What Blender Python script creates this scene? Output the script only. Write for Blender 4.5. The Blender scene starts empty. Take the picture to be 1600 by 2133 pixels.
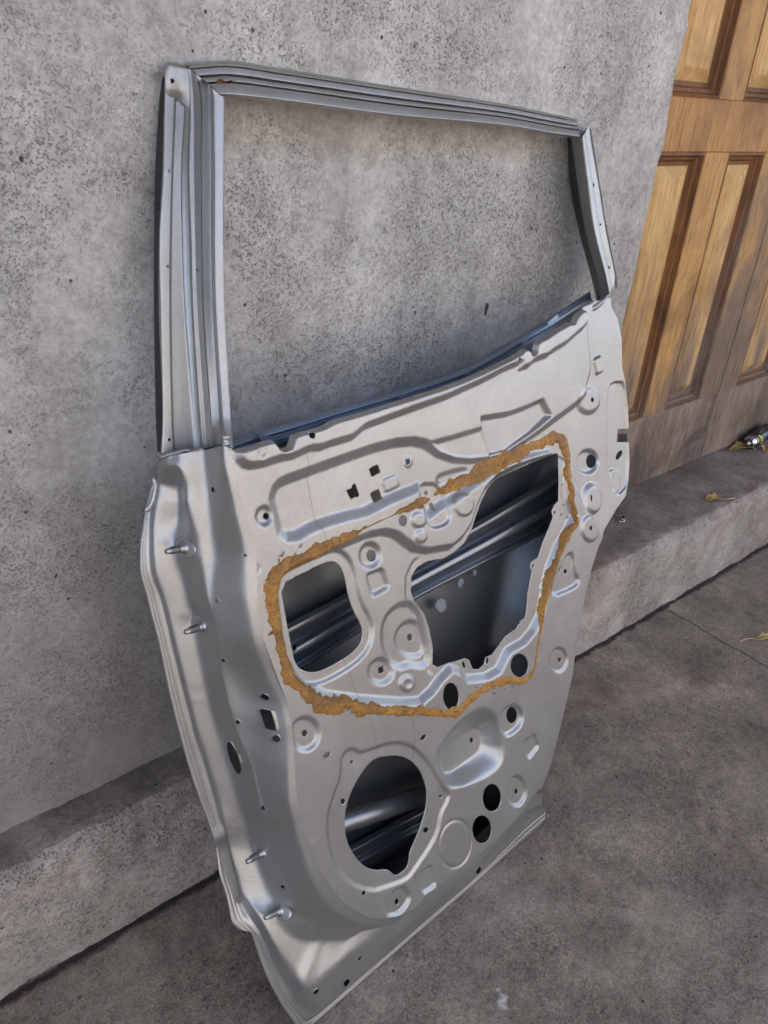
import bpy, bmesh, math, random
import numpy as np
from mathutils import Vector, Matrix, noise as mnoise
random.seed(7); rng = np.random.default_rng(7)
sc = bpy.context.scene
COL = sc.collection

# ------------------------------------------------------------------ camera
CAM = np.array([0.0, 0.0, 1.15])
F = 1567.1256; CX, CY = 800.0, 1066.5          # calibrated on the wall's and the wooden door's vanishing points
RM = np.array([[0.77948655, 0.269392, -0.56553396],
               [-0.62402592, 0.41277635, -0.66348123],
               [0.05470251, 0.87008255, 0.4898612]])
cd = bpy.data.cameras.new('camera'); cam = bpy.data.objects.new('camera', cd); COL.objects.link(cam)
cam.matrix_world = Matrix([[*RM[0], CAM[0]], [*RM[1], CAM[1]], [*RM[2], CAM[2]], [0, 0, 0, 1]])
cd.sensor_fit = 'HORIZONTAL'; cd.sensor_width = 36.0; cd.lens = F / 1600 * 36.0
cd.clip_start = 0.02; cd.clip_end = 200
sc.camera = cam
sc.render.resolution_x = 768; sc.render.resolution_y = 1024

# ------------------------------------------------------------------ light
SUN_EL, SUN_AZ = math.radians(58), math.radians(22)      # the sun stands behind the wall: the door is in open shade
w = bpy.data.worlds.new("World"); sc.world = w; w.use_nodes = True
nt = w.node_tree; bg = nt.nodes['Background']
sky = nt.nodes.new('ShaderNodeTexSky'); sky.sky_type = 'NISHITA'; sky.sun_disc = False
sky.sun_elevation = SUN_EL; sky.sun_rotation = SUN_AZ
sky.dust_density = 4.0; sky.air_density = 0.8; sky.ozone_density = 0.0
nt.links.new(sky.outputs[0], bg.inputs[0]); bg.inputs[1].default_value = 0.15
sl = bpy.data.lights.new('sun', 'SUN'); sl.energy = 2.9; sl.angle = math.radians(0.5); sl.color = (1.0, 0.95, 0.88)
so = bpy.data.objects.new('sun', sl); COL.objects.link(so)
sd = Vector((math.sin(SUN_AZ) * math.cos(SUN_EL), math.cos(SUN_AZ) * math.cos(SUN_EL), math.sin(SUN_EL)))
so.rotation_euler = sd.to_track_quat('Z', 'Y').to_euler()
sc.view_settings.view_transform = 'Standard'; sc.view_settings.look = 'None'
sc.view_settings.gamma = 1.0; sc.view_settings.exposure = 2.7

# ------------------------------------------------------------------ helpers
def tag(o, label=None, cat=None, group=None, kind=None):
    if label: o['label'] = label
    if cat: o['category'] = cat
    if group: o['group'] = group
    if kind: o['kind'] = kind
    return o

def mesh_obj(name, V, Fc, mat, parent=None, smooth=True):
    me = bpy.data.meshes.new(name)
    me.from_pydata([tuple(map(float, v)) for v in V], [], [tuple(int(i) for i in f) for f in Fc])
    me.update()
    if smooth: me.polygons.foreach_set('use_smooth', [True] * len(me.polygons))
    o = bpy.data.objects.new(name, me); COL.objects.link(o)
    if mat: me.materials.append(mat)
    if parent: o.parent = parent
    return o

def bm_obj(name, bm, mat, parent=None, smooth=False):
    me = bpy.data.meshes.new(name); bm.normal_update(); bm.to_mesh(me); bm.free()
    if smooth: me.polygons.foreach_set('use_smooth', [True] * len(me.polygons))
    o = bpy.data.objects.new(name, me); COL.objects.link(o)
    if mat: me.materials.append(mat)
    if parent: o.parent = parent
    return o

def ray(p):
    d = RM @ np.array([p[0] - CX, -(p[1] - CY), -F]); return d / np.linalg.norm(d)
def hit(p, axis, val):
    d = ray(p); return CAM + d * (val - CAM[axis]) / d[axis]

# measuring frames: each returns photograph coordinates of a point read off an enlargement
def fr(x0, y0, k): return lambda *a: (x0 + a[0] / k, y0 + a[1] / k) + tuple(a[2:])
ZA = fr(540, 900, 4.0); ZB = fr(1000, 580, 4.5714); ZC = fr(700, 750, 2.4615); ZD = fr(520, 1100, 2.1918)
ZE = fr(280, 850, 3.5556); ZF = fr(420, 1350, 2.7245); ZG = fr(800, 1400, 3.2); ZH = fr(650, 1520, 3.2)
ZI = fr(310, 500, 4.635); ZJ = fr(270, 1150, 3.5553); ZK = fr(400, 1600, 4.003); ZL = fr(280, 100, 4.0)
ZM = fr(1050, 200, 4.266); ZN = fr(700, 600, 4.0); ZP = fr(0, 0, 1.0)
def Q(fn, *pts): return [fn(*p) for p in pts]

# ------------------------------------------------------------------ node helpers
def mat_new(name):
    m = bpy.data.materials.new(name); m.use_nodes = True
    n = m.node_tree; b = n.nodes['Principled BSDF']; return m, n, b
def nd(n, t, **kw):
    x = n.nodes.new(t)
    for k, v in kw.items(): setattr(x, k, v)
    return x
def noise(n, vec, scale, detail=4, rough=0.55, dist=0.0):
    x = nd(n, 'ShaderNodeTexNoise'); x.inputs['Scale'].default_value = scale; x.inputs['Detail'].default_value = detail
    x.inputs['Roughness'].default_value = rough; x.inputs['Distortion'].default_value = dist
    n.links.new(vec, x.inputs['Vector']); return x.outputs['Fac']
def ramp(n, fac, stops):
    r = nd(n, 'ShaderNodeValToRGB'); e = r.color_ramp.elements
    while len(e) < len(stops): e.new(0.5)
    for i, (p, c) in enumerate(stops):
        e[i].position = p; e[i].color = (c, c, c, 1) if isinstance(c, (int, float)) else (*c, 1)
    n.links.new(fac, r.inputs[0]); return r.outputs[0]
def mix(n, fac, a, b, mode='MIX'):
    x = nd(n, 'ShaderNodeMix', data_type='RGBA', blend_type=mode)
    for s, v in ((0, fac), (6, a), (7, b)):
        if isinstance(v, (int, float)): x.inputs[s].default_value = v if s == 0 else (v, v, v, 1)
        elif isinstance(v, tuple): x.inputs[s].default_value = (*v, 1)
        else: n.links.new(v, x.inputs[s])
    return x.outputs[2]
def math_(n, op, a, b=None):
    x = nd(n, 'ShaderNodeMath', operation=op)
    for i, v in enumerate((a, b)):
        if v is None: continue
        if isinstance(v, (int, float)): x.inputs[i].default_value = v
        else: n.links.new(v, x.inputs[i])
    return x.outputs[0]
def coords(n, scale=(1, 1, 1), rot=(0, 0, 0)):
    t = nd(n, 'ShaderNodeTexCoord'); m = nd(n, 'ShaderNodeMapping')
    m.inputs['Scale'].default_value = scale; m.inputs['Rotation'].default_value = rot
    n.links.new(t.outputs['Object'], m.inputs['Vector']); return m.outputs['Vector']
def bump(n, b, h, dist, strength=1.0, prev=None):
    x = nd(n, 'ShaderNodeBump'); x.inputs['Strength'].default_value = strength; x.inputs['Distance'].default_value = dist
    n.links.new(h, x.inputs['Height'])
    if prev is not None: n.links.new(prev, x.inputs['Normal'])
    n.links.new(x.outputs[0], b.inputs['Normal']); return x.outputs[0]

# ------------------------------------------------------------------ materials
def concrete(name, light, dark, pit=0.5, bumpd=0.002, warm=(0.20, 0.13, 0.10), stain=0.3, dirt=None, lines=0.0, fine=1.0):
    m, n, b = mat_new(name); v = coords(n)
    big = noise(n, v, 2.2, 5, 0.6, 0.6); mid = noise(n, v, 11, 6, 0.62, 0.3)
    fin = noise(n, v, 120 * fine, 4, 0.7)
    c = mix(n, ramp(n, big, [(0.3, 0.0), (0.7, 1.0)]), light, tuple(x * 0.82 for x in light))
    c = mix(n, ramp(n, mid, [(0.35, 0.0), (0.72, 0.75)]), c, dark)
    st = noise(n, v, 3.1, 4, 0.6, 1.0)
    c = mix(n, math_(n, 'MULTIPLY', ramp(n, st, [(0.52, 0.0), (0.68, 1.0)]), stain), c, warm)
    # fine dark specks and short trowel drags, gathered in patches
    patch = ramp(n, noise(n, v, 5.5, 6, 0.75, 0.3), [(0.42, 0.08), (0.58, 1.0)])
    c = mix(n, math_(n, 'MULTIPLY', patch, 0.45), c, dark)
    dc = nd(n, 'ShaderNodeTexNoise'); dc.inputs['Scale'].default_value = 260; dc.inputs['Detail'].default_value = 3; n.links.new(v, dc.inputs['Vector'])
    dv = nd(n, 'ShaderNodeVectorMath', operation='MULTIPLY_ADD'); n.links.new(dc.outputs['Color'], dv.inputs[0]); dv.inputs[1].default_value = (.008, .008, .008); n.links.new(v, dv.inputs[2])
    vs_ = nd(n, 'ShaderNodeTexVoronoi'); vs_.inputs['Scale'].default_value = 400 * fine; n.links.new(dv.outputs[0], vs_.inputs['Vector'])
    vsc = nd(n, 'ShaderNodeSeparateColor'); n.links.new(vs_.outputs['Color'], vsc.inputs[0])
    sp = ramp(n, math_(n, 'SUBTRACT', vs_.outputs['Distance'], math_(n, 'MULTIPLY', math_(n, 'POWER', vsc.outputs[0], 3.0), 0.62)), [(0.0, 1.0), (0.18, 0.0)])
    f = math_(n, 'MULTIPLY', math_(n, 'MULTIPLY', sp, patch), pit)
    c = mix(n, f, c, tuple(x * 0.30 for x in dark))
    vst = noise(n, coords(n, (1, 1, 0.28)), 7, 5, 0.6, 0.3)        # run-off streaks
    c = mix(n, 0.8, c, mix(n, 1.0, c, ramp(n, vst, [(0.3, 0.70), (0.68, 1.22)]), 'MULTIPLY'))
    g2 = noise(n, v, 42 * fine, 7, 0.8, 0.15)
    c = mix(n, 0.8, c, mix(n, 1.0, c, ramp(n, g2, [(0.30, 0.62), (0.5, 1.0), (0.70, 1.26)]), 'MULTIPLY'))
    c = mix(n, 0.6, c, mix(n, 1.0, c, ramp(n, fin, [(0.25, 0.6), (0.7, 1.25)]), 'MULTIPLY'))
    # round air holes
    vo = nd(n, 'ShaderNodeTexVoronoi'); vo.inputs['Scale'].default_value = 34 * fine; vo.inputs['Randomness'].default_value = 1.0
    n.links.new(v, vo.inputs['Vector'])
    hp = ramp(n, vo.outputs['Distance'], [(0.045, 1.0), (0.085, 0.0)])
    hs = nd(n, 'ShaderNodeSeparateColor'); n.links.new(vo.outputs['Color'], hs.inputs[0])
    hp = math_(n, 'MULTIPLY', hp, ramp(n, hs.outputs[0], [(0.62, 0.0), (0.66, 1.0)]))
    c = mix(n, math_(n, 'MULTIPLY', hp, 0.85), c, (0.02, 0.018, 0.018))
    if dirt:                                                     # splash dirt: height range, colour
        z0, z1, dc = dirt
        g = nd(n, 'ShaderNodeNewGeometry'); sx = nd(n, 'ShaderNodeSeparateXYZ'); n.links.new(g.outputs['Position'], sx.inputs[0])
        zz = math_(n, 'ADD', sx.outputs[2], math_(n, 'MULTIPLY', math_(n, 'SUBTRACT', noise(n, v, 4, 5, 0.65, 0.5), 0.5), 0.35))
        mr = nd(n, 'ShaderNodeMapRange'); mr.inputs[1].default_value = z0; mr.inputs[2].default_value = z1
        mr.inputs[3].default_value = 1.0; mr.inputs[4].default_value = 0.0; n.links.new(zz, mr.inputs[0])
        c = mix(n, math_(n, 'MULTIPLY', mr.outputs[0], 0.8), c, dc)
    if lines:
        vf = nd(n, 'ShaderNodeTexVoronoi'); vf.inputs['Scale'].default_value = 26; n.links.new(v, vf.inputs['Vector'])
        fs = nd(n, 'ShaderNodeSeparateColor'); n.links.new(vf.outputs['Color'], fs.inputs[0])
        fk = math_(n, 'MULTIPLY', ramp(n, math_(n, 'ADD', vf.outputs['Distance'], math_(n, 'MULTIPLY', noise(n, v, 160, 3, 0.7), 0.10)), [(0.075, 1.0), (0.10, 0.0)]), ramp(n, fs.outputs[1], [(0.70, 0.0), (0.74, 1.0)]))
        c = mix(n, math_(n, 'MULTIPLY', fk, 0.7), c, (0.42, 0.40, 0.38))
        gr = noise(n, v, 330, 3, 0.8)
        c = mix(n, 0.85, c, mix(n, 1.0, c, ramp(n, gr, [(0.30, 0.50), (0.5, 1.0), (0.68, 1.45)]), 'MULTIPLY'))
        pz = noise(n, v, 1.7, 6, 0.72, 0.4)
        c = mix(n, ramp(n, pz, [(0.52, 0.0), (0.70, 0.35)]), c, (0.36, 0.315, 0.265))
        sp_ = hit((1040, 2088), 2, 0.0)                            # spilt white filler, broken up by the grain
        vd = nd(n, 'ShaderNodeVectorMath', operation='DISTANCE'); gp = nd(n, 'ShaderNodeNewGeometry'); n.links.new(gp.outputs['Position'], vd.inputs[0]); vd.inputs[1].default_value = (sp_[0], sp_[1], 0)
        sm = math_(n, 'ADD', vd.outputs['Value'], math_(n, 'MULTIPLY', noise(n, v, 48, 8, 0.85), 0.16))
        c = mix(n, ramp(n, sm, [(0.076, 0.75), (0.090, 0.0)]), c, (0.62, 0.60, 0.58))
    if lines:                                                    # expansion crack across the yard and the dirt-filled joint at the kerb
        g = nd(n, 'ShaderNodeNewGeometry'); sx = nd(n, 'ShaderNodeSeparateXYZ'); n.links.new(g.outputs['Position'], sx.inputs[0])
        wob = math_(n, 'MULTIPLY', math_(n, 'SUBTRACT', noise(n, v, 14, 5, 0.7), 0.5), 0.035)
        dx = math_(n, 'ABSOLUTE', math_(n, 'ADD', math_(n, 'SUBTRACT', sx.outputs[0], 1.630), wob))
        cr = ramp(n, dx, [(0.0012, 1.0), (0.0028, 0.0)])
        wob2 = math_(n, 'MULTIPLY', math_(n, 'SUBTRACT', noise(n, v, 30, 5, 0.75), 0.5), 0.030)
        dy = math_(n, 'ABSOLUTE', math_(n, 'ADD', math_(n, 'SUBTRACT', sx.outputs[1], 0.756), wob2))
        cr2 = ramp(n, dy, [(0.004, 1.0), (0.012, 0.0)])
        c = mix(n, math_(n, 'MULTIPLY', math_(n, 'MAXIMUM', cr, cr2), 0.9), c, (0.018, 0.014, 0.013))
        f = math_(n, 'MAXIMUM', f, math_(n, 'MAXIMUM', cr, cr2))
    n.links.new(c, b.inputs['Base Color']); b.inputs['Roughness'].default_value = 0.9
    b.inputs['Specular IOR Level'].default_value = 0.25
    h = math_(n, 'ADD', math_(n, 'MULTIPLY', mid, 0.9), math_(n, 'MULTIPLY', fin, 0.22))
    h = math_(n, 'SUBTRACT', h, math_(n, 'MULTIPLY', f, 0.6)); h = math_(n, 'SUBTRACT', h, math_(n, 'MULTIPLY', hp, 0.9))
    h = math_(n, 'ADD', h, math_(n, 'MULTIPLY', g2, 0.4))
    bump(n, b, h, bumpd, 1.0); return m

M_WALL = concrete('stucco_grey', (0.515, 0.505, 0.485), (0.37, 0.362, 0.345), 0.62, 0.0032, (0.36, 0.32, 0.28), 0.35,
                  dirt=(0.25, 0.95, (0.18, 0.15, 0.128)))
M_KERB = concrete('kerb_concrete', (0.42, 0.37, 0.325), (0.27, 0.235, 0.205), 0.75, 0.006, (0.24, 0.15, 0.11), 0.55)
M_KERBTOP = concrete('kerb_top_dirty', (0.30, 0.255, 0.215), (0.18, 0.15, 0.127), 0.6, 0.004, (0.15, 0.09, 0.07), 0.6)
M_GROUND = concrete('ground_concrete', (0.335, 0.275, 0.215), (0.195, 0.158, 0.124), 0.6, 0.003, (0.16, 0.10, 0.08), 0.7, lines=1.0)

def paint(name, base, rough, metal=0.75, dirt=0.25, coat=0.0, warmth=0.0):
    m, n, b = mat_new(name); v = coords(n)
    a = noise(n, v, 7, 5, 0.6, 0.5); fn = noise(n, v, 260, 3, 0.6)
    c = mix(n, ramp(n, a, [(0.35, 0.0), (0.7, 1.0)]), base, tuple(x * y for x, y in zip(base, (0.90, 0.885, 0.86))))
    sp = noise(n, v, 38, 6, 0.75, 0.8)
    c = mix(n, math_(n, 'MULTIPLY', ramp(n, sp, [(0.64, 0.0), (0.74, 1.0)]), dirt), c, (0.20, 0.17, 0.14))
    c = mix(n, 0.10, c, mix(n, 1.0, c, ramp(n, fn, [(0.3, 0.4), (0.7, 1.5)]), 'MULTIPLY'))
    n.links.new(c, b.inputs['Base Color'])
    b.inputs['Metallic'].default_value = metal
    r = math_(n, 'ADD', math_(n, 'MULTIPLY', noise(n, v, 16, 5, 0.65), 0.22), rough - 0.11)
    n.links.new(r, b.inputs['Roughness'])
    b.inputs['Coat Weight'].default_value = coat; b.inputs['Coat Roughness'].default_value = 0.25
    hh = math_(n, 'ADD', math_(n, 'MULTIPLY', noise(n, v, 90, 3, 0.5), 1.0), math_(n, 'MULTIPLY', noise(n, v, 9, 2, 0.5), 3.0))
    bump(n, b, hh, 0.00035, 0.6)
    return m
M_SILVER = paint('silver_paint', (0.395, 0.395, 0.39), 0.44, 0.85)
M_SKIN = paint('silver_paint_shaded', (0.19, 0.20, 0.20), 0.42, 0.6, 0.4)  # darker copy of the silver: the enclosed interior's shade is in the colour
M_BEAM = paint('galvanised_beam', (0.26, 0.275, 0.29), 0.34, 0.8, 0.3)
M_ZINC = paint('zinc_bolt', (0.42, 0.44, 0.45), 0.42, 0.95, 0.9)

def simple(name, c, rough=0.6, metal=0.0, bs=60, bd=0.0005, var=0.25, spec=0.4):
    m, n, b = mat_new(name); v = coords(n)
    a = noise(n, v, bs, 5, 0.6, 0.3)
    cc = mix(n, ramp(n, a, [(0.3, 0.0), (0.7, 1.0)]), tuple(x * (1 - var) for x in c), tuple(min(1, x * (1 + var)) for x in c))
    n.links.new(cc, b.inputs['Base Color']); b.inputs['Roughness'].default_value = rough; b.inputs['Metallic'].default_value = metal
    b.inputs['Specular IOR Level'].default_value = spec
    bump(n, b, a, bd, 0.8); return m
M_RUBBER = simple('black_rubber', (0.022, 0.022, 0.026), 0.55)
M_BLACK = simple('black_channel', (0.012, 0.012, 0.013), 0.35)
M_PAD = simple('dark_brown_sheet', (0.10, 0.075, 0.06), 0.8)
M_RUST = simple('rust', (0.14, 0.055, 0.025), 0.9, bs=300, var=0.6)
M_LINE = simple('dark_seam', (0.16, 0.14, 0.12), 0.9)
M_CHROME = simple('chrome', (0.6, 0.6, 0.6), 0.2, 1.0, bs=20, bd=0.0001)

def sealant_mat():
    m, n, b = mat_new('butyl_sealant'); v = coords(n)
    a = noise(n, v, 55, 6, 0.7, 1.5); k = noise(n, v, 150, 5, 0.75, 2.0)
    c = mix(n, ramp(n, a, [(0.3, 0.0), (0.7, 1.0)]), (0.30, 0.135, 0.018), (0.46, 0.225, 0.035))
    c = mix(n, ramp(n, k, [(0.37, 1.0), (0.46, 0.0)]), c, (0.05, 0.022, 0.008))
    lg = noise(n, v, 14, 4, 0.6, 0.4); c = mix(n, ramp(n, lg, [(0.42, 0.0), (0.62, 0.75)]), c, (0.17, 0.085, 0.022))
    n.links.new(c, b.inputs['Base Color']); b.inputs['Roughness'].default_value = 0.38
    bump(n, b, math_(n, 'ADD', a, math_(n, 'MULTIPLY', k, 0.8)), 0.0020, 1.0); return m
M_SEAL = sealant_mat()

# ------------------------------------------------------------------ the setting
WALL_Y, WOOD_Y, KERB_Y, KERB_Z, EDGE_X = 0.8475, 0.9775, 0.7615, 0.2264, 1.315

def grid_patch(fn, nu, nv):
    V = [fn(i / nu, j / nv) for j in range(nv + 1) for i in range(nu + 1)]
    Fc = [(j * (nu + 1) + i, j * (nu + 1) + i + 1, (j + 1) * (nu + 1) + i + 1, (j + 1) * (nu + 1) + i) for j in range(nv) for i in range(nu)]
    return V, Fc
def nz(x, y, z, s, a):
    return mnoise.fractal(Vector((x * s, y * s, z * s)), 1.0, 2.0, 4) * a

# ground: one sheet to the horizon, finer near the camera
def ground():
    xs = np.concatenate([[-60, -20, -6, -2], np.linspace(-0.6, 3.4, 201), [5, 9, 25, 60]])
    ys = np.concatenate([[-60, -20, -6, -2, -1, -0.6], np.linspace(-0.4, 0.80, 61)])
    V = []; 
    for y in ys:
        for x in xs:
            z = nz(x, y, 0.3, 3.0, 0.004) - 0.003 + nz(x, y, 1.3, 25, 0.0012)
            V.append((x, y, z))
    nx = len(xs)
    Fc = [(j * nx + i, j * nx + i + 1, (j + 1) * nx + i + 1, (j + 1) * nx + i) for j in range(len(ys) - 1) for i in range(nx - 1)]
    o = mesh_obj('ground', V, Fc, M_GROUND); tag(o, kind='structure')
ground()

# kerb: a raised concrete step along the wall; rough front edge
def kerb():
    x0, x1, nu = -1.2, 5.0, 640
    prof_n = 26
    V = []
    for j in range(prof_n + 1):
        t = j / prof_n
        for i in range(nu + 1):
            x = x0 + (x1 - x0) * i / nu
            if t < 0.5:
                u = t / 0.5
                z = -0.03 + (KERB_Z + 0.03) * u; y = KERB_Y
                rough = nz(x, 0, z, 9, 0.006) + nz(x, 2, z, 40, 0.003) + max(0, u - .75) * max(0, nz(x, 8, 0, 16, .09))
                worn = max(0.0, 1 - abs(x - 0.28) / 0.20) * max(0, (u - 0.55) / 0.45)     # broken lump near the left
                y += rough - 0.004 * u + worn * (0.016 + nz(x, 4, z, 26, 0.026))
                rr = 0.014
                d = z - (KERB_Z - rr)
                if d > 0: y += rr - math.sqrt(max(0, rr * rr - d * d)); 
                z += 0 if u < 0.9 else nz(x, 5, 1, 18, 0.008) + nz(x, 6, 1, 60, .004) - 0.004 * worn
            else:
                u = (t - 0.5) / 0.5
                y = KERB_Y + 0.014 + (WOOD_Y + 0.05 - KERB_Y - 0.014) * u; z = KERB_Z + nz(x, y, 0, 6, 0.004) + nz(x, y, 3, 30, 0.0015)
                if j == prof_n // 2: z = KERB_Z - 0.001 + nz(x, 5, 1, 18, 0.008) + nz(x, 6, 1, 60, .003)
            V.append((x, y, z))
    n = nu + 1
    Fc = [(j * n + i, j * n + i + 1, (j + 1) * n + i + 1, (j + 1) * n + i) for j in range(prof_n) for i in range(nu)]
    o = mesh_obj('concrete_kerb', V, Fc, M_KERB)
    o.data.materials.append(M_KERBTOP)
    for p in o.data.polygons:
        if p.center.y > KERB_Y + 0.016 and p.normal.z > 0.6: p.material_index = 1
    tag(o, 'long raised concrete kerb with a dirty top ledge running along the foot of the grey wall', 'kerb')
kerb()

def stucco_wall():
    x0, x1, z0, z1 = -1.6, EDGE_X, 0.19, 2.6
    nu, nv = 300, 240
    V = []
    for j in range(nv + 1):
        z = z0 + (z1 - z0) * j / nv
        for i in range(nu + 1):
            x = x0 + (x1 - x0) * i / nu
            y = WALL_Y + nz(x, 0, z, 1.2, 0.006) + nz(x, 3, z, 7, 0.0028) + nz(x, 7, z, 30, 0.0012)
            fl = max(0.0, 1 - (z - KERB_Z) / 0.05); y -= 0.012 * fl * fl       # soft mortar fillet at the foot
            xx = x + (nz(0, 9, z, 14, 0.006) + nz(0, 4, z, 50, 0.003) if i == nu else 0)
            V.append((xx, y, z))
    n = nu + 1
    Fc = [(j * n + i, j * n + i + 1, (j + 1) * n + i + 1, (j + 1) * n + i) for j in range(nv) for i in range(nu)]
    # return into the doorway, top and back close the body
    k = len(V)
    for j in range(nv + 1):
        q = V[j * n + nu]; V.append((q[0] + 0.004, q[1] + 0.012, q[2])); V.append((q[0] + 0.012, WOOD_Y + 0.09, q[2]))
    for j in range(nv):
        a = j * n + nu; b = (j + 1) * n + nu; c, d = k + 2 * j, k + 2 * j + 2
        Fc += [(a, c, d, b), (c, c + 1, d + 1, d)]
    m = len(V); V += [(x0, WOOD_Y + 0.09, z0), (x0, WOOD_Y + 0.09, z1)]
    Fc.append((k + 1, m, m + 1, k + 2 * nv + 1))
    Fc.append(tuple([nv * n + i for i in range(n)] + [k + 2 * nv, k + 2 * nv + 1, m + 1]))
    o = mesh_obj('plaster_wall', V, Fc, M_WALL)
    tag(o, 'rough grey plastered wall that the car door leans against', 'wall')
    # pocks and marks seen on it
    return o
wall = stucco_wall()
for (x0, x1, y0, y1, z0, z1) in ((-8.0, -1.6, WALL_Y, WOOD_Y + .09, -.02, 3.4), (-1.6, EDGE_X, WALL_Y, WOOD_Y + .09, 2.6, 3.4), (EDGE_X, 2.87, WALL_Y, WOOD_Y + .09, 2.32, 3.4), (2.87, 9.0, WALL_Y, WOOD_Y + .09, -.02, 3.4)):  # unseen wall extensions and lintel, added to keep direct sun off the door
    bm = bmesh.new(); vs = bmesh.ops.create_cube(bm, size=1)['verts']
    for v in vs: v.co = Vector(((x0 + x1) / 2 + v.co.x * (x1 - x0), (y0 + y1) / 2 + v.co.y * (y1 - y0), (z0 + z1) / 2 + v.co.z * (z1 - z0)))
    bm_obj('wall_section', bm, M_WALL, wall)
bm = bmesh.new(); vs = bmesh.ops.create_cube(bm, size=1)['verts']
for v in vs: v.co = Vector((1.0 + v.co.x * 18, -0.22 + v.co.y * 2.58, 3.46 + v.co.z * .12))  # unseen slab added to keep overhead sky out of the metal's reflections
M_BOUNCE = concrete('bounce_wall_render', (0.40, 0.39, 0.37), (0.33, 0.32, 0.305), 0.3, 0.003, (0.35, 0.33, 0.30), 0.2)
tag(bm_obj('sky_block_eave', bm, M_WALL), 'unseen grey slab above the plastered wall, added to block overhead sky', 'sky blocker')
bm = bmesh.new(); vs = bmesh.ops.create_cube(bm, size=1)['verts']
for v in vs: v.co = Vector((1.0 + v.co.x * 20, -7.4 + v.co.y * .3, 2.5 + v.co.z * 5.2))  # unseen wall added for bounce light and for the metal to reflect
o = bm_obj('bounce_wall', bm, M_BOUNCE); tag(o, 'unseen wall across the yard, added to bounce light onto the car door', 'bounce wall')

def wood_mat(name, a, b_, c_, rot=(0, 0, 0), stain=True, sc_=(14, 14, 0.9)):
    m, n, b = mat_new(name); v = coords(n, sc_, rot)
    g = noise(n, v, 3.2, 8, 0.65, 0.9); g2 = noise(n, v, 14, 6, 0.7, 0.4)
    c = mix(n, ramp(n, g, [(0.3, 0.0), (0.7, 1.0)]), a, b_)
    c = mix(n, ramp(n, g2, [(0.36, 0.75), (0.52, 0.0)]), c, c_)
    bl = noise(n, coords(n), 5.5, 4, 0.6, 0.6)
    c = mix(n, ramp(n, bl, [(0.45, 0.0), (0.68, 0.75)]), c, c_)
    if stain:                                                   # grey weathering that climbs from the sill
        gg = nd(n, 'ShaderNodeNewGeometry'); sx = nd(n, 'ShaderNodeSeparateXYZ'); n.links.new(gg.outputs['Position'], sx.inputs[0])
        wv = noise(n, coords(n, (7, 7, 1.5)), 2.0, 5, 0.65, 0.6)
        zz = math_(n, 'ADD', sx.outputs[2], math_(n, 'MULTIPLY', math_(n, 'SUBTRACT', wv, 0.5), 1.5))
        bx = math_(n, 'ABSOLUTE', math_(n, 'SUBTRACT', sx.outputs[0], 2.04)); zz = math_(n, 'SUBTRACT', zz, ramp(n, bx, [(0.02, 0.42), (0.16, 0.0)]))
        mr = nd(n, 'ShaderNodeMapRange'); mr.inputs[1].default_value = 0.36; mr.inputs[2].default_value = 0.78
        mr.inputs[3].default_value = 0.88; mr.inputs[4].default_value = 0.0; n.links.new(zz, mr.inputs[0])
        c = mix(n, mr.outputs[0], c, mix(n, ramp(n, g2, [(0.3, 0.0), (0.7, 1.0)]), (0.055, 0.038, 0.028), (0.22, 0.165, 0.13)))
    n.links.new(c, b.inputs['Base Color']); b.inputs['Roughness'].default_value = 0.6; b.inputs['Specular IOR Level'].default_value = 0.3
    bump(n, b, g2, 0.0012, 0.6); return m
M_WOOD = wood_mat('varnished_wood', (0.54, 0.315, 0.11), (0.38, 0.205, 0.065), (0.15, 0.072, 0.026))
M_WOODH = wood_mat('varnished_wood_rail', (0.46, 0.25, 0.085), (0.32, 0.16, 0.05), (0.15, 0.068, 0.024), rot=(0, 1.15, 0))
M_PANEL = wood_mat('pale_wood_panel', (0.62, 0.41, 0.175), (0.50, 0.30, 0.11), (0.30, 0.16, 0.055), stain=True)
M_MOULD = wood_mat('dark_moulding', (0.24, 0.105, 0.030), (0.15, 0.06, 0.018), (0.05, 0.022, 0.010))
M_SILLW = wood_mat('weathered_rail', (0.30, 0.23, 0.18), (0.17, 0.125, 0.098), (0.045, 0.03, 0.024), rot=(0, 1.25, 0), stain=False)

def bevel_box(bm, x0, x1, y0, y1, z0, z1, r=0.0015):
    vs = bmesh.ops.create_cube(bm, size=1)['verts']
    for v in vs:
        v.co = Vector(((x0 + x1) / 2 + v.co.x * (x1 - x0), (y0 + y1) / 2 + v.co.y * (y1 - y0), (z0 + z1) / 2 + v.co.z * (z1 - z0)))
    if r: bmesh.ops.bevel(bm, geom=list({e for v in vs for e in v.link_edges}), offset=r, segments=1, affect='EDGES')

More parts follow.
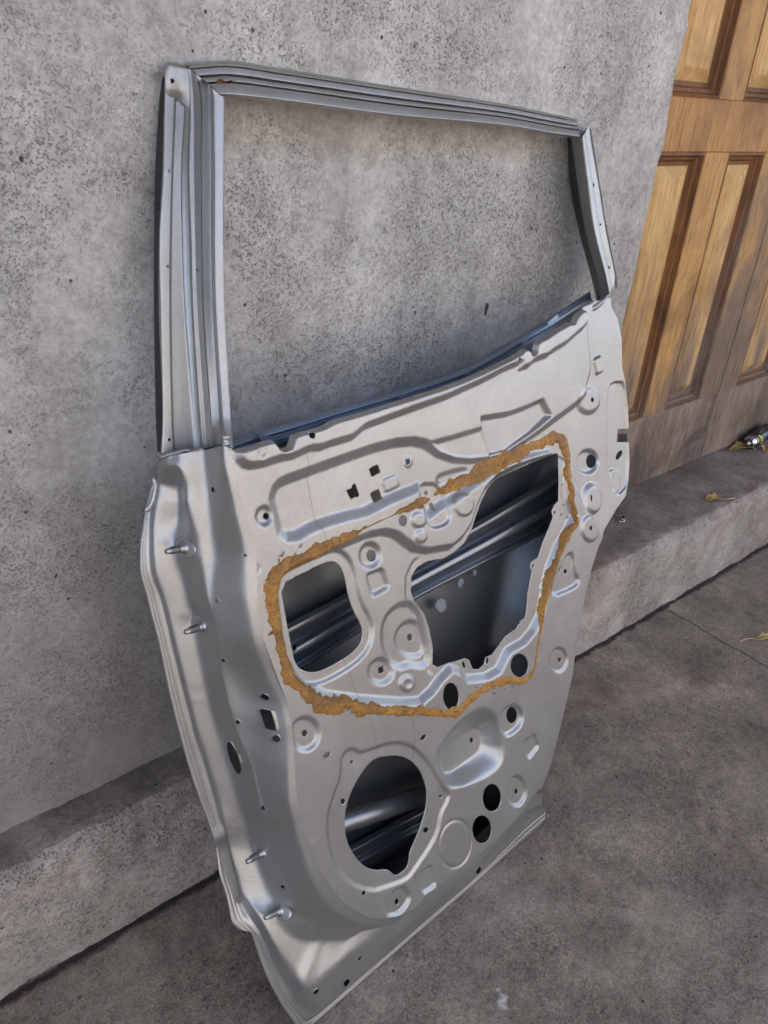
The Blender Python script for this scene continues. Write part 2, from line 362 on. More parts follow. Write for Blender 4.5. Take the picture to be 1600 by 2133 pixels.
def wood_leaf(name, x0, x1, panels, label):
    root = bpy.data.objects.new(name, None); COL.objects.link(root); root.location = (x0, WOOD_Y, KERB_Z)
    off = Vector(root.location)
    tag(root, label, 'door', 'leaves of the wooden double door')
    def done(nm, bm, m):
        for v in bm.verts: v.co -= off
        # texture space stays in world units through the object's own offset
        return bm_obj(nm, bm, m, root)
    Y0, Y1 = WOOD_Y, WOOD_Y + 0.045
    zt = 2.3; zb = 0.4405
    xs = [x0] + [v for p in panels for v in p] + [x1]
    for i in range(0, len(xs), 2):
        if xs[i + 1] - xs[i] > 0.004:
            bm = bmesh.new(); bevel_box(bm, xs[i], xs[i + 1], Y0, Y1, zb, 1.067); bevel_box(bm, xs[i], xs[i + 1], Y0, Y1, 1.169, zt); done('stile', bm, M_WOOD)
    bm = bmesh.new(); bevel_box(bm, x0, x1, Y0 - 0.0015, Y1, 1.067, 1.169, 0.002); done('middle_rail', bm, M_WOODH)
    bm = bmesh.new(); bevel_box(bm, x0, x1, Y0 - 0.0008, Y1, KERB_Z + 0.006, zb, 0.002); done('bottom_rail', bm, M_SILLW)
    for (a, b) in panels:
        for (c, d) in ((zb, 1.067), (1.169, zt)):
            # moulding: stepped frame around the panel, then the raised field
            loops = [(0.0, 0.002), (0.006, 0.0), (0.010, 0.010), (0.016, 0.012), (0.020, 0.020), (0.030, 0.021)]
            bm = bmesh.new(); prev = None
            for (ins, dep) in loops:
                cur = [bm.verts.new((x, Y0 + dep, z)) for x, z in ((a + ins, c + ins), (b - ins, c + ins), (b - ins, d - ins), (a + ins, d - ins))]
                if prev:
                    for k in range(4): bm.faces.new((prev[k], prev[(k + 1) % 4], cur[(k + 1) % 4], cur[k]))
                prev = cur
            done('panel_moulding', bm, M_MOULD)
            bm = bmesh.new(); prev = None
            for (ins, dep) in [(0.0285, 0.024), (0.0285, 0.0205), (0.052, 0.009), (0.054, 0.0085)]:
                cur = [bm.verts.new((x, Y0 + dep, z)) for x, z in ((a + ins, c + ins), (b - ins, c + ins), (b - ins, d - ins), (a + ins, d - ins))]
                if prev:
                    for k in range(4): bm.faces.new((prev[k], prev[(k + 1) % 4], cur[(k + 1) % 4], cur[k]))
                prev = cur
            bm.faces.new(prev)
            done('raised_panel', bm, M_PANEL)
    return root
wood_leaf('wooden_door', 1.42, 2.066, [(1.50, 1.695), (1.793, 1.962)],
          'weathered wooden panelled door leaf between the grey wall and the dark joint of the double door')
wood_leaf('wooden_door', 2.070, 2.86, [(2.165, 2.37), (2.47, 2.68)],
          'weathered wooden panelled door leaf behind the spray can, right of the dark joint')
bm = bmesh.new(); bevel_box(bm, 1.332, 1.4195, WOOD_Y - 0.01, WOOD_Y + 0.06, KERB_Z + 0.004, 2.5)
o = bm_obj('door_jamb', bm, M_WOOD); tag(o, 'wooden jamb fixed in the wall opening beside the panelled door', 'door frame')

# ================================================================== the car door
# door space: x = s along the sill edge, y = t up the door, z = d out of the door's inner side
_B1 = hit((655, 2133), 2, 0.0); _B2 = hit((1144, 1706), 2, 0.0)
S_ = _B2 - _B1; S_ /= np.linalg.norm(S_)
B0 = _B1 - S_ * 0.035; B0[2] = 0.003
TOPY = 0.806
_v = hit((345, 130), 1, TOPY) - B0; T_ = _v - S_ * S_.dot(_v); T_ /= np.linalg.norm(T_); N_ = np.cross(S_, T_)
def st(p, d=0.0):
    wd = ray(p); P0 = B0 + N_ * d; k = N_.dot(P0 - CAM) / N_.dot(wd); P = CAM + wd * k - B0
    return (S_.dot(P), T_.dot(P))
def L3(p, d): a = st(p, d); return (a[0], a[1], d)
DOOR = bpy.data.objects.new('car_door', None); COL.objects.link(DOOR)
DOOR.matrix_world = Matrix([[S_[i], T_[i], N_[i], B0[i]] for i in range(3)] + [[0, 0, 0, 1]])
tag(DOOR, 'stripped silver car door with an empty window frame leaning against the grey plastered wall', 'car door')

def seg_dist(P, poly, closed=True):
    """distance of points P (n,2) to polyline"""
    a = np.array(poly, float); b = np.roll(a, -1, 0)
    if not closed: a, b = a[:-1], b[:-1]
    best = np.full(len(P), 1e9)
    for p, q in zip(a, b):
        d = q - p; L = max(d.dot(d), 1e-12)
        u = np.clip(((P - p) @ d) / L, 0, 1); r = P - (p + u[:, None] * d)
        best = np.minimum(best, (r * r).sum(1))
    return np.sqrt(best)
def inside(P, poly):
    a = np.array(poly, float); b = np.roll(a, -1, 0); c = np.zeros(len(P), bool)
    for p, q in zip(a, b):
        if p[1] == q[1]: continue
        m = ((p[1] > P[:, 1]) != (q[1] > P[:, 1])) & (P[:, 0] < (q[0] - p[0]) * (P[:, 1] - p[1]) / (q[1] - p[1]) + p[0]); c ^= m
    return c
def sdf(P, poly):                         # negative inside; bounded search for speed
    a = np.array(poly); lo = a.min(0) - 0.05; hi = a.max(0) + 0.05
    m = ((P >= lo) & (P <= hi)).all(1); out = np.full(len(P), 0.05)
    if m.any():
        d = seg_dist(P[m], poly); d[inside(P[m], poly)] *= -1; out[m] = d
    return out
def smooth(x): x = np.clip(x, 0, 1); return x * x * (3 - 2 * x)
def wl(x): x = np.clip(x, 0, 1); return 0.7 * x + 0.3 * x * x * (3 - 2 * x)
def chaikin(p, n=2, closed=True, q=0.25):
    p = [tuple(v) for v in p]
    for _ in range(n):
        out = []
        m = len(p)
        for i in range(m if closed else m - 1):
            a, b = p[i], p[(i + 1) % m]
            out += [tuple((1 - q) * x + q * y for x, y in zip(a, b)), tuple(q * x + (1 - q) * y for x, y in zip(a, b))]
        if not closed: out = [p[0]] + out + [p[-1]]
        p = out
    return p
def S2(pts, d): return [st(p[:2], p[2] if len(p) > 2 else d) for p in pts]
def circ(fn, cx, cy, rx, ry, rot=0, n=22):
    return [fn(cx + rx * math.cos(a) * math.cos(rot) - ry * math.sin(a) * math.sin(rot), cy + rx * math.cos(a) * math.sin(rot) + ry * math.sin(a) * math.cos(rot)) for a in [2 * math.pi * i / n for i in range(n)]]

D0 = 0.060                                # the flat face of the inner panel
def RL(fn, pts, d): return [fn(*p)[:2] + ((p[2],) if len(p) > 2 else (d,)) for p in pts]

# ---- the pressed edge that runs down the hinge side and along the sill ------------
# every row crosses the edge from the flat face (c0) to the outer hem (c8): photograph coordinates and distance
ROWS = [
 (ZE, [(722,300,D0),(652,275,.056),(520,312,.012),(340,340,.004),(300,350,-.002),(250,360,-.008),(215,375,-.016),(205,380,-.020),(185,388,-.030)]),
 (ZE, [(738,420,D0),(665,430,.056),(530,440,.012),(350,450,.006),(315,430,.002),(235,425,-.012),(205,440,-.020),(190,450,-.026),(150,500,-.040)]),
 (ZE, [(760,560,D0),(695,560,.056),(545,580,.012),(378,580,.006),(335,570,-.026),(200,555,-.036),(165,560,-.044),(158,570,-.048),(135,560,-.050)]),
 (ZE, [(800,700,D0),(728,700,.056),(555,720,.012),(385,700,.006),(340,710,-.030),(180,690,-.038),(140,690,-.046),(125,700,-.050),(88,750,-.052)]),
 (ZE, [(838,850,D0),(760,850,.056),(568,850,.012),(425,850,.006),(330,860,-.034),(150,850,-.042),(120,850,-.050),(108,850,-.052),(72,850,-.055)]),
 (ZE, [(880,1000,D0),(798,1000,.056),(585,1000,.012),(468,980,.006),(295,1000,-.034),(145,1000,-.042),(118,1000,-.051),(108,1000,-.053),(50,1000,-.056)]),
 (ZE, [(897,1100,D0),(815,1100,.056),(592,1100,.012),(487,1100,.006),(305,1100,-.034),(150,1100,-.042),(120,1100,-.051),(110,1100,-.053),(45,1100,-.057)]),
 (ZE, [(905,1230,D0),(820,1230,.056),(580,1240,.012),(510,1230,.006),(350,1225,-.034),(168,1230,-.042),(136,1230,-.051),(125,1230,-.053),(50,1230,-.057)]),
 (ZE, [(906,1400,D0),(824,1400,.056),(578,1400,.012),(536,1400,.007),(395,1400,-.034),(222,1400,-.042),(199,1400,-.051),(189,1400,-.053),(97,1400,-.057)]),
 (ZE, [(924,1540,D0),(846,1540,.056),(592,1540,.013),(572,1540,.008),(437,1540,-.034),(262,1540,-.042),(236,1540,-.051),(226,1540,-.053),(130,1540,-.057)]),
 (ZJ, [(990,640,D0),(915,640,.056),(665,650,.014),(642,650,.008),(500,650,-.034),(340,650,-.042),(312,650,-.051),(302,650,-.053),(213,650,-.057)]),
 (ZJ, [(1049,810,D0),(972,815,.056),(712,820,.014),(680,820,.008),(535,820,-.034),(380,820,-.042),(353,820,-.051),(343,820,-.053),(250,820,-.057)]),
 (ZJ, [(1108,965,D0),(1042,970,.056),(752,980,.014),(716,980,.008),(567,980,-.034),(420,980,-.042),(392,980,-.051),(382,980,-.053),(283,980,-.057)]),
 (ZJ, [(1175,1150,D0),(1125,1150,.056),(795,1150,.014),(753,1150,.008),(608,1150,-.034),(463,1150,-.042),(437,1150,-.051),(427,1150,-.053),(322,1150,-.057)]),
 (ZJ, [(1207,1345,D0),(1157,1350,.056),(855,1350,.014),(813,1350,.008),(665,1350,-.034),(515,1350,-.042),(488,1350,-.051),(478,1350,-.053),(373,1350,-.057)]),
 (ZJ, [(1217,1560,D0),(1166,1560,.056),(925,1560,.014),(890,1560,.009),(727,1560,-.034),(585,1560,-.042),(557,1560,-.051),(547,1560,-.053),(431,1560,-.057)]),
 (ZJ, [(1240,1850,D0),(1178,1850,.056),(987,1850,.014),(960,1850,.010),(812,1850,-.033),(672,1850,-.042),(640,1850,-.050),(629,1850,-.052),(525,1850,-.055)]),
 (ZK, [(905,420,D0),(838,420,.056),(615,425,.015),(590,435,.010),(447,425,-.032),(265,420,-.041),(236,420,-.049),(226,420,-.051),(128,420,-.053)]),
 (ZK, [(970,620,D0),(890,630,.056),(680,620,.016),(655,640,.011),(500,620,-.030),(316,620,-.040),(295,620,-.047),(286,620,-.049),(193,620,-.048)]),
 (ZK, [(1025,755,D0),(932,765,.056),(725,770,.018),(705,785,.012),(537,755,-.027),(346,760,-.038),(326,760,-.045),(317,760,-.047),(218,760,-.045)]),
 (ZK, [(1065,845,D0),(962,855,.056),(765,885,.020),(745,900,.013),(575,875,-.022),(390,900,-.034),(362,905,-.041),(350,910,-.043),(238,900,-.041)]),
 (ZK, [(1115,930,D0),(1005,955,.056),(810,995,.020),(790,1010,.014),(627,1035,-.014),(430,1050,-.028),(405,1070,-.035),(393,1080,-.037),(285,1040,-.036)]),
 (ZK, [(1185,1040,D0),(1065,1070,.056),(860,1110,.022),(838,1130,.016),(672,1150,-.006),(490,1120,-.020),(450,1170,-.028),(437,1185,-.031),(318,1180,-.031)]),
 (ZK, [(1250,1110,D0),(1130,1150,.056),(910,1200,.023),(880,1230,.018),(712,1240,.000),(545,1200,-.010),(505,1250,-.020),(490,1262,-.023),(340,1290,-.028)]),
 (ZK, [(1315,1163,D0),(1200,1215,.056),(965,1270,.024),(928,1305,.020),(762,1330,.003),(600,1300,-.002),(560,1330,-.014),(545,1335,-.017),(400,1352,-.025)]),
 (ZK, [(1380,1205,D0),(1280,1262,.056),(1030,1318,.025),(995,1360,.021),(838,1402,.006),(682,1450,.006),(612,1445,-.010),(597,1455,-.012),(480,1358,-.022)]),
 (ZK, [(1440,1235,D0),(1350,1295,.056),(1090,1350,.026),(1055,1388,.021),(900,1425,.008),(772,1590,.012),(675,1618,-.006),(655,1630,-.008),(530,1480,-.018)]),
 (ZK, [(1495,1252,D0),(1415,1315,.056),(1150,1365,.027),(1125,1400,.022),(975,1438,.010),(862,1712,.018),(790,1810,.000),(768,1830,-.002),(622,1730,-.010)]),
 (ZK, [(1564,1258,D0),(1500,1322,.056),(1230,1372,.028),(1210,1402,.023),(1060,1440,.013),(925,1795,.025),(865,1905,.006),(850,1945,.002),(745,1970,-.004)]),
 (ZK, [(1610,1256,D0),(1545,1322,.056),(1270,1376,.030),(1250,1404,.024),(1110,1440,.014),(972,1826,.027),(935,1950,.012),(925,2005,.003),(856,2133,.000)]),
 (ZK, [(1640,1252,D0),(1575,1322,.056),(1295,1378,.030),(1275,1404,.024),(1140,1440,.015),(1010,1812,.027),(990,1965,.016),(985,2025,.004),(913,2226,.000)]),
 (ZK, [(1680,1245,D0),(1615,1315,.056),(1330,1378,.031),(1310,1402,.025),(1180,1436,.016),(1065,1768,.027),(1070,1950,.020),(1062,2010,.004),(1021,2134,.000)]),
 (ZK, [(1760,1222,D0),(1700,1295,.056),(1400,1365,.033),(1380,1388,.027),(1300,1415,.018),(1200,1648,.026),(1215,1800,.020),(1225,1872,.004),(1250,1935,.000)])]
_h1 = Q(ZK, (1035,2030),(1110,1965),(1230,1865),(1330,1785),(1401,1722)) + Q(ZF, (1000,1768),(1100,1682),(1200,1592),(1300,1503),(1444,1385)) + Q(ZG, (620,1344),(700,1262),(820,1130),(920,1010),(1045,900))
_h0 = [(628,2157),(655,2133),(862,1952),(1000,1832),(1081,1761),(1140,1709)]
_pbp = Q(ZF, (1150,1520),(1250,1455)) + Q(ZG, (250,1525),(330,1462),(460,1365),(590,1255),(720,1145),(850,1015),(930,925),(1000,820),(1045,735))
def yat(pl, x): return float(np.interp(x, [p[0] for p in pl], [p[1] for p in pl]))
def rows3():
    R = [[L3(f(x, y), d) for (x, y, d) in r] for f, r in ROWS]
    for i, (x, x5) in enumerate([(866, 790), (882, 845), (915, 895), (950, 940), (984, 978), (1025, 1020), (1066, 1062), (1092, 1090), (1112, 1108)]):
        c0 = L3((x, yat(_pbp, x)), D0); b = np.array(c0)
        k = min(1.0, (i + 1) / 3)
        cs = [c0, tuple(b + (0.000, -0.004, -.005)), tuple(b + (0.001, -0.007, -.026)), tuple(b + (0.001, -.009, -.032)), tuple(b + (.001, -.011, -.040))]
        if i < 2: cs[4] = L3((x5 - 18, yat(_pbp, x5) - 2), .020) if False else cs[4]
        xx = x + (-30, -14, 0, 0, 0, 0, 0, 0, 0)[i]
        h1 = yat(_h1, xx); h0 = yat(_h0, xx)
        c4 = np.array(cs[4]); c6 = np.array(L3((xx - 5, h1 - 9), .017)); cs.append(tuple(c4 * .55 + c6 * .45 + (0, 0, .0015)))
        cs += [tuple(c6), L3((xx, h1), .004), L3((xx, h0), 0.0)]
        R.append(cs)
    R.append([L3((1131,1637), D0), L3((1131,1641), .055), L3((1131,1645), .036), L3((1130,1650), .030), L3((1130,1653), .024), L3((1129,1662), .020), L3((1128,1680), .015), L3((1134,1684), .004), L3((1146,1700), 0.0)])
    return R
def catmull(P, n):
    P = np.array(P, float); Pp = np.concatenate([[2 * P[0] - P[1]], P, [2 * P[-1] - P[-2]]]); out = []
    for i in range(len(P) - 1):
        a, b, c, d = Pp[i:i + 4]
        # centripetal-like damping keeps long and short spans from overshooting
        lb = np.linalg.norm(c - b, axis=-1, keepdims=True) + 1e-9
        m1 = (c - a) * lb / (np.linalg.norm(c - b, axis=-1, keepdims=True) + np.linalg.norm(b - a, axis=-1, keepdims=True) + 1e-9)
        m2 = (d - b) * lb / (np.linalg.norm(d - c, axis=-1, keepdims=True) + np.linalg.norm(c - b, axis=-1, keepdims=True) + 1e-9)
        for k in range(n):
            u = k / n; out.append((2*u**3-3*u**2+1) * b + (u**3-2*u**2+u) * m1 + (-2*u**3+3*u**2) * c + (u**3-u**2) * m2)
    out.append(P[-1]); return np.array(out)
RR = catmull(np.array(rows3()), 20)         # (stations, 9, 3)
def rounded(C, r=0.24, n=4, sub=3, keep=(0,)):
    """C: (stations, cols, 3) -> finer columns: straight runs joined by small rounded folds"""
    cols = [C[:, 0]]
    K = C.shape[1]
    for k in range(1, K - 1):
        a, b, c = C[:, k - 1], C[:, k], C[:, k + 1]
        p = b + (a - b) * r; q = b + (c - b) * r
        last = cols[-1]
        for i in range(1, sub + 1): cols.append(last + (p - last) * i / sub)
        for i in range(1, n + 1):
            u = i / n; cols.append((1 - u) ** 2 * p + 2 * u * (1 - u) * b + u * u * q)
    last = cols[-1]; e = C[:, -1]
    for f, dz in ((.22, 0), (.27, -.0013), (.32, 0), (.52, 0.0003), (.57, -.0012), (.62, 0), (.82, .0004), (.95, 0), (1.0, -.0008)):
        q = last + (e - last) * f; q = q.copy(); q[:, 2] += dz; cols.append(q)
    return np.stack(cols, 1)
EDGE = rounded(RR)
RE = [L3(p, D0) for p in [(1279, 592), (1284, 640), (1297, 664), (1305, 705), (1306, 765), (1313, 800), (1318, 850), (1320, 905), (1321, 960), (1318, 1000), (1310, 1035), (1291, 1060),
             (1266, 1100), (1246, 1142), (1231, 1190), (1220, 1240), (1210, 1290), (1201, 1340), (1194, 1400), (1185, 1440), (1171, 1500), (1156, 1560), (1146, 1600), (1131, 1637)]]
RL = lambda fn, pts, d: [fn(*p)[:2] + (d,) for p in pts]
BELT = RL(ZP, [(1279, 592), (1270, 610), (1245, 632), (1236, 635)], D0 + .002) + \
       RL(ZB, [(985, 305), (940, 350), (905, 420), (860, 425), (760, 480), (640, 560), (575, 590), (555, 620), (545, 690), (530, 718), (510, 715), (495, 680), (465, 662), (430, 672), (405, 705), (330, 745), (200, 810), (0, 905)], D0 + .0085) + \
       RL(ZN, [(1050, 775), (900, 830), (600, 925), (310, 1015), (300, 1018), (0, 1105)], D0 + .0085) + \
       RL(ZE, [(1400, 142), (1370, 150), (1230, 185), (1190, 205), (1175, 250), (1160, 290), (1125, 305), (1090, 290), (1075, 260), (1040, 235), (1000, 245), (850, 295), (735, 322), (725, 300)], D0 + .0085)

def build_field(step, s0, s1, t0, t1, rails, fixed=None, iters=500, blur=1):
    """height field through contour rails: fixed values on the rails, membrane in between"""
    def solve(h, init):
        ns = int(round((s1 - s0) / h)) + 1; ntt = int(round((t1 - t0) / h)) + 1
        val = np.zeros((ntt, ns)); wgt = np.zeros((ntt, ns))
        for r in rails:
            for a, b in zip(r[:-1], r[1:]):
                a = np.array(a); b = np.array(b); n = max(2, int(np.hypot(*(b - a)[:2]) / h * 1.6) + 1)
                for u in np.linspace(0, 1, n):
                    q = a + (b - a) * u; i = int(round((q[0] - s0) / h)); j = int(round((q[1] - t0) / h))
                    if 0 <= i < ns and 0 <= j < ntt: val[j, i] += q[2]; wgt[j, i] += 1
        m = wgt > 0; val[m] /= wgt[m]
        ss = s0 + np.arange(ns) * h; tt = t0 + np.arange(ntt) * h
        G = np.stack(np.meshgrid(ss, tt), -1).reshape(-1, 2)
        if fixed:
            fm, fv = fixed(G); fm = fm.reshape(ntt, ns) & ~m; val[fm] = fv; m |= fm
        if init is None: X = np.full((ntt, ns), float(val[m].mean()))
        else:
            hi, A = init; ii = np.clip((ss - s0) / hi, 0, A.shape[1] - 1.001); jj = np.clip((tt - t0) / hi, 0, A.shape[0] - 1.001)
            i0 = ii.astype(int); j0 = jj.astype(int); fi = ii - i0; fj = (jj - j0)[:, None]
            X = (A[j0][:, i0] * (1 - fi) + A[j0][:, i0 + 1] * fi) * (1 - fj) + (A[j0 + 1][:, i0] * (1 - fi) + A[j0 + 1][:, i0 + 1] * fi) * fj
        X[m] = val[m]
        for _ in range(iters):
            P = np.pad(X, 1, mode='edge')
            Y = 0.25 * (P[:-2, 1:-1] + P[2:, 1:-1] + P[1:-1, :-2] + P[1:-1, 2:]); Y[m] = val[m]; X = Y
        return (h, X), G
    cur = None
    for h in (step * 8, step * 4, step * 2, step): cur, G = solve(h, cur)
    X = cur[1]
    for _ in range(blur):
        P = np.pad(X, 1, mode='edge')
        X = (P[:-2, 1:-1] + P[2:, 1:-1] + P[1:-1, :-2] + P[1:-1, 2:] + 2 * P[1:-1, 1:-1]) / 6
    return X, G

def clip_mesh(name, P, sd, mat, parent, rim=0.0012, flip=False, zrim=None):
    """keep the part of a grid of points P (rows, cols, 3) with sd<0; cells on the border are cut along it"""
    sd = sd.reshape(P.shape[:2]); keep = sd < 0; idx = -np.ones(P.shape[:2], int)
    jj, ii = np.nonzero(keep); idx[jj, ii] = np.arange(len(jj)); V = P[jj, ii].tolist()
    k4 = keep[:-1, :-1].astype(int) + keep[:-1, 1:] + keep[1:, :-1] + keep[1:, 1:]
    fj, fi = np.nonzero(k4 == 4)
    Fc = np.stack([idx[fj, fi], idx[fj, fi + 1], idx[fj + 1, fi + 1], idx[fj + 1, fi]], 1).tolist()
    cut = {}; rims = []
    def cv(a, b):
        key = (a, b) if a < b else (b, a)
        if key not in cut:
            f = sd[key[0]] / (sd[key[0]] - sd[key[1]]); f = min(max(f, 0.02), 0.98)
            p = P[key[0]] * (1 - f) + P[key[1]] * f; cut[key] = len(V); V.append(p.tolist())
        return cut[key]
    pj, pi = np.nonzero((k4 > 0) & (k4 < 4))
    for j, i in zip(pj.tolist(), pi.tolist()):
        c = [(j, i), (j, i + 1), (j + 1, i + 1), (j + 1, i)]; poly = []; cp = []
        for k in range(4):
            a, b = c[k], c[(k + 1) % 4]
            if keep[a]: poly.append(int(idx[a]))
            if keep[a] != keep[b]:
                v = cv(a, b); poly.append(v); cp.append((v, keep[a]))
        if len(poly) >= 3: Fc.append(poly)
        if len(cp) == 2: rims.append((cp[0][0], cp[1][0]) if cp[0][1] else (cp[1][0], cp[0][0]))
    if flip: Fc = [f[::-1] for f in Fc]
    if rim:
        low = {}
        def lv(v):
            if v not in low: low[v] = len(V); V.append([V[v][0], V[v][1], V[v][2] - rim])
            return low[v]
        for a, b in rims: Fc.append([b, a, lv(a), lv(b)])
    me = bpy.data.meshes.new(name); me.from_pydata(V, [], Fc); me.update()
    me.polygons.foreach_set('use_smooth', [True] * len(me.polygons)); me.materials.append(mat)
    o = bpy.data.objects.new(name, me); COL.objects.link(o); o.parent = parent
    return o

# ---- inner panel ------------------------------------------------------------
_re = [(a, b) for a, b, _ in RE]; _belt = S2(BELT, D0 + .0085)
OUTLINE = [(p[0], p[1]) for p in EDGE[:, 0]] + _re[::-1] + _belt[1:]
STEP = 0.0016
s0, s1, t0, t1 = -0.06, 0.87, 0.05, 0.90
ns = int(round((s1 - s0) / STEP)) + 1; ntt = int(round((t1 - t0) / STEP)) + 1
G = np.stack(np.meshgrid(s0 + np.arange(ns) * STEP, t0 + np.arange(ntt) * STEP), -1).reshape(-1, 2)
X = np.full((ntt, ns), D0); Zf = X.reshape(-1).copy()

def lvl(fn, pts, d, wd, ch=1, at=D0):      # recess with its wall centred on the outline
    poly = chaikin(S2(Q(fn, *pts) if fn else pts, at), ch) if ch else S2(Q(fn, *pts) if fn else pts, at)
    return d * smooth(0.5 - sdf(G, poly) / wd)
R1 = S2(Q(ZA, (120, 560), (140, 480), (180, 430), (240, 400), (420, 335), (700, 232), (950, 142), (1150, 92), (1300, 78), (1400, 98)), D0) + \
     S2(Q(ZC, (490, 443), (540, 478), (620, 507), (700, 512), (800, 503), (880, 475), (950, 430), (1050, 368), (1150, 295), (1240, 228), (1285, 165)), D0) + \
     S2(Q(ZB, (1050, 960), (1075, 880), (1062, 700), (1050, 560), (1045, 420), (1020, 350), (985, 300)), D0) + \
     S2(Q(ZP, (1225, 620), (1420, 560), (1420, 1180), (1260, 1120), (1190, 1000), (1150, 945), (1060, 960), (990, 1010), (920, 1060)), D0) + \
     S2(Q(ZA, (1440, 700), (1375, 590), (1355, 460), (1240, 510), (1080, 575), (900, 670), (760, 700), (600, 745), (450, 800), (330, 870), (250, 880), (190, 840), (150, 700)), D0)
def lvl_st(poly, d, wd): return d * wl(0.5 - sdf(G, poly) / wd)
e1 = lvl_st(R1, 0.0085, 0.0135)
# fade the low level into the lower rear corner, where the pressing has no crease
_soft = smooth((G[:, 1] - 0.42) / 0.22); e1 = e1 * np.where(G[:, 0] > 0.50, _soft, 1.0)
R2 = S2(Q(ZA, (190, 1210), (240, 1150), (560, 1005), (760, 915), (900, 858), (1030, 830), (1130, 850), (1200, 905), (1290, 970), (1400, 988), (1600, 955)), D0 - .005) + \
     S2(Q(ZC, (650, 905), (695, 835), (722, 745), (760, 665), (815, 600), (900, 555), (1000, 512), (1130, 470), (1195, 500), (1185, 620), (1195, 715), (1222, 795), (1185, 870), (1135, 960), (1095, 1060), (1065, 1170)), D0 - .005) + \
     S2(Q(ZD, (1345, 290), (1325, 400), (1295, 465), (1250, 520), (1180, 560), (1135, 650), (1080, 680), (990, 690), (960, 655), (920, 640), (870, 690), (830, 745), (780, 790), (700, 795), (520, 785), (360, 765), (270, 730), (215, 670), (170, 590), (150, 480), (130, 300)), D0 - .005)
e2 = lvl_st(R2, 0.0100, 0.0110)
C1 = S2(Q(ZC, (500, 425), (620, 392), (752, 352), (775, 420), (790, 495), (700, 508), (620, 500), (540, 470)), D0)
C2 = S2(Q(ZC, (750, 300), (890, 278), (980, 245), (1063, 207), (1103, 283), (1000, 385), (940, 428), (880, 475), (795, 492), (775, 420)), D0)
e3 = np.maximum(lvl_st(C1, 0.004, 0.008), lvl_st(C2, 0.0075, 0.008))
emb = np.maximum(np.maximum(e1, e2), e3)
# belt lip: set back behind the crease under it
_lip = S2(Q(ZE, (745, 322), (760, 370), (800, 410), (850, 425), (940, 410), (1010, 385), (1090, 362), (1160, 352), (1250, 310), (1300, 290), (1360, 290), (1430, 262), (1600, 212)) , D0) + \
       S2(Q(ZN, (220, 1150), (600, 1010), (900, 905), (1200, 770), (1400, 665), (1520, 620)), D0) + S2(Q(ZB, (370, 850), (440, 830), (500, 770), (620, 730), (650, 700), (800, 610), (900, 520), (960, 470), (1000, 420), (1010, 350)), D0)
_lippoly = _lip + S2(Q(ZP, (1215, 560), (1000, 600), (700, 720), (470, 860), (470, 925)), D0)
add = 0.0085 * wl(0.5 - sdf(G, _lippoly) / .0095)
DI = D0 - 0.0108                            # level of the recessed middle
def dish(fn, cx, cy, rx, ry, dep, wd=0.006, at=D0, rot=0):
    global add; add += dep * wl(0.5 - sdf(G, S2(circ(fn, cx, cy, rx, ry, rot, 32), at)) / (wd * .72))
def box(fn, pts, dep, wd=0.005, at=D0, ch=1):
    global add; add += dep * wl(0.5 - sdf(G, chaikin(S2(Q(fn, *pts), at), ch, True, .25 if len(pts) > 5 else .13)) / (wd * .7))
dish(ZA, 45, 702, 62, 74, -.0045, .008)
box(ZA, [(1015, 405), (1130, 352), (1168, 440), (1050, 500)], .0022, .004, D0 - .009, 1)
dish(ZA, 1235, 250, 34, 42, .0015, .003, D0 - .009)
box(ZC, [(445, 640), (455, 740), (470, 830), (490, 858), (520, 862), (570, 845), (588, 815), (582, 740), (560, 640)], -.0045, .006)
box(ZC, [(535, 605), (600, 580), (680, 560), (700, 580), (640, 620), (560, 660)], -.003, .01)
dish(ZA, 1325, 730, 58, 60, .003, .006); dish(ZA, 1345, 868, 46, 50, .0028, .006); dish(ZC, 655, 742, 48, 55, .0022, .005)
dish(ZA, 925, 1030, 82, 98, -.005, .010, DI); box(ZA, [(895, 1190), (1025, 1140), (1078, 1295), (945, 1368)], -.005, .009, DI, 2)
dish(ZD, 600, 655, 55, 55, -.005, .010, DI); dish(ZD, 716, 708, 34, 34, .0030, .006, DI); dish(ZD, 716, 708, 13, 15, -.0016, .004, DI)
box(ZD, [(605, 470), (625, 400), (680, 350), (735, 345), (780, 390), (815, 520), (822, 610), (790, 635), (730, 620), (690, 640), (650, 620), (612, 560)], -.006, .014, DI, 2)
box(ZD, [(670, 520), (700, 450), (750, 425), (790, 450), (812, 560), (790, 590), (720, 590)], -.004, .010, DI, 2)
dish(ZF, 590, 490, 78, 92, -.0048, .008); dish(ZC, 1312, 208, 58, 62, .004, .012); dish(ZC, 1300, 523, 52, 58, -.006, .009, D0 - .006)
dish(ZC, 1328, 712, 44, 72, .0070, .012); dish(ZC, 1300, 862, 44, 66, .0045, .008); dish(ZD, 1412, 603, 40, 55, -.0035, .006)
dish(ZG, 885, 795, 64, 100, -.005, .007)
box(ZG, [(770, 285), (850, 215), (905, 235), (932, 300), (905, 380), (800, 445)], -.006, .009, D0, 2)
box(ZG, [(935, 465), (1005, 415), (1032, 500), (965, 585)], -.004, .008, D0, 1)
_ring = S2(circ(ZG, 475, 1145, 105, 158, .12, 40), D0); add += -.0016 * np.exp(-(sdf(G, _ring) / .0022) ** 2)
_spk = chaikin(S2(Q(ZH, (110, 560), (150, 430), (200, 310), (192, 210), (225, 145), (280, 128), (330, 158), (400, 130), (540, 85), (650, 98), (740, 170), (820, 285), (880, 390), (922, 430), (905, 485), (862, 560), (840, 690), (780, 800), (690, 930), (640, 1000), (500, 1050), (400, 1080), (260, 1030), (160, 920), (105, 720)), D0), 1)
add += -.0030 * smooth(0.5 - sdf(G, _spk) / .007)
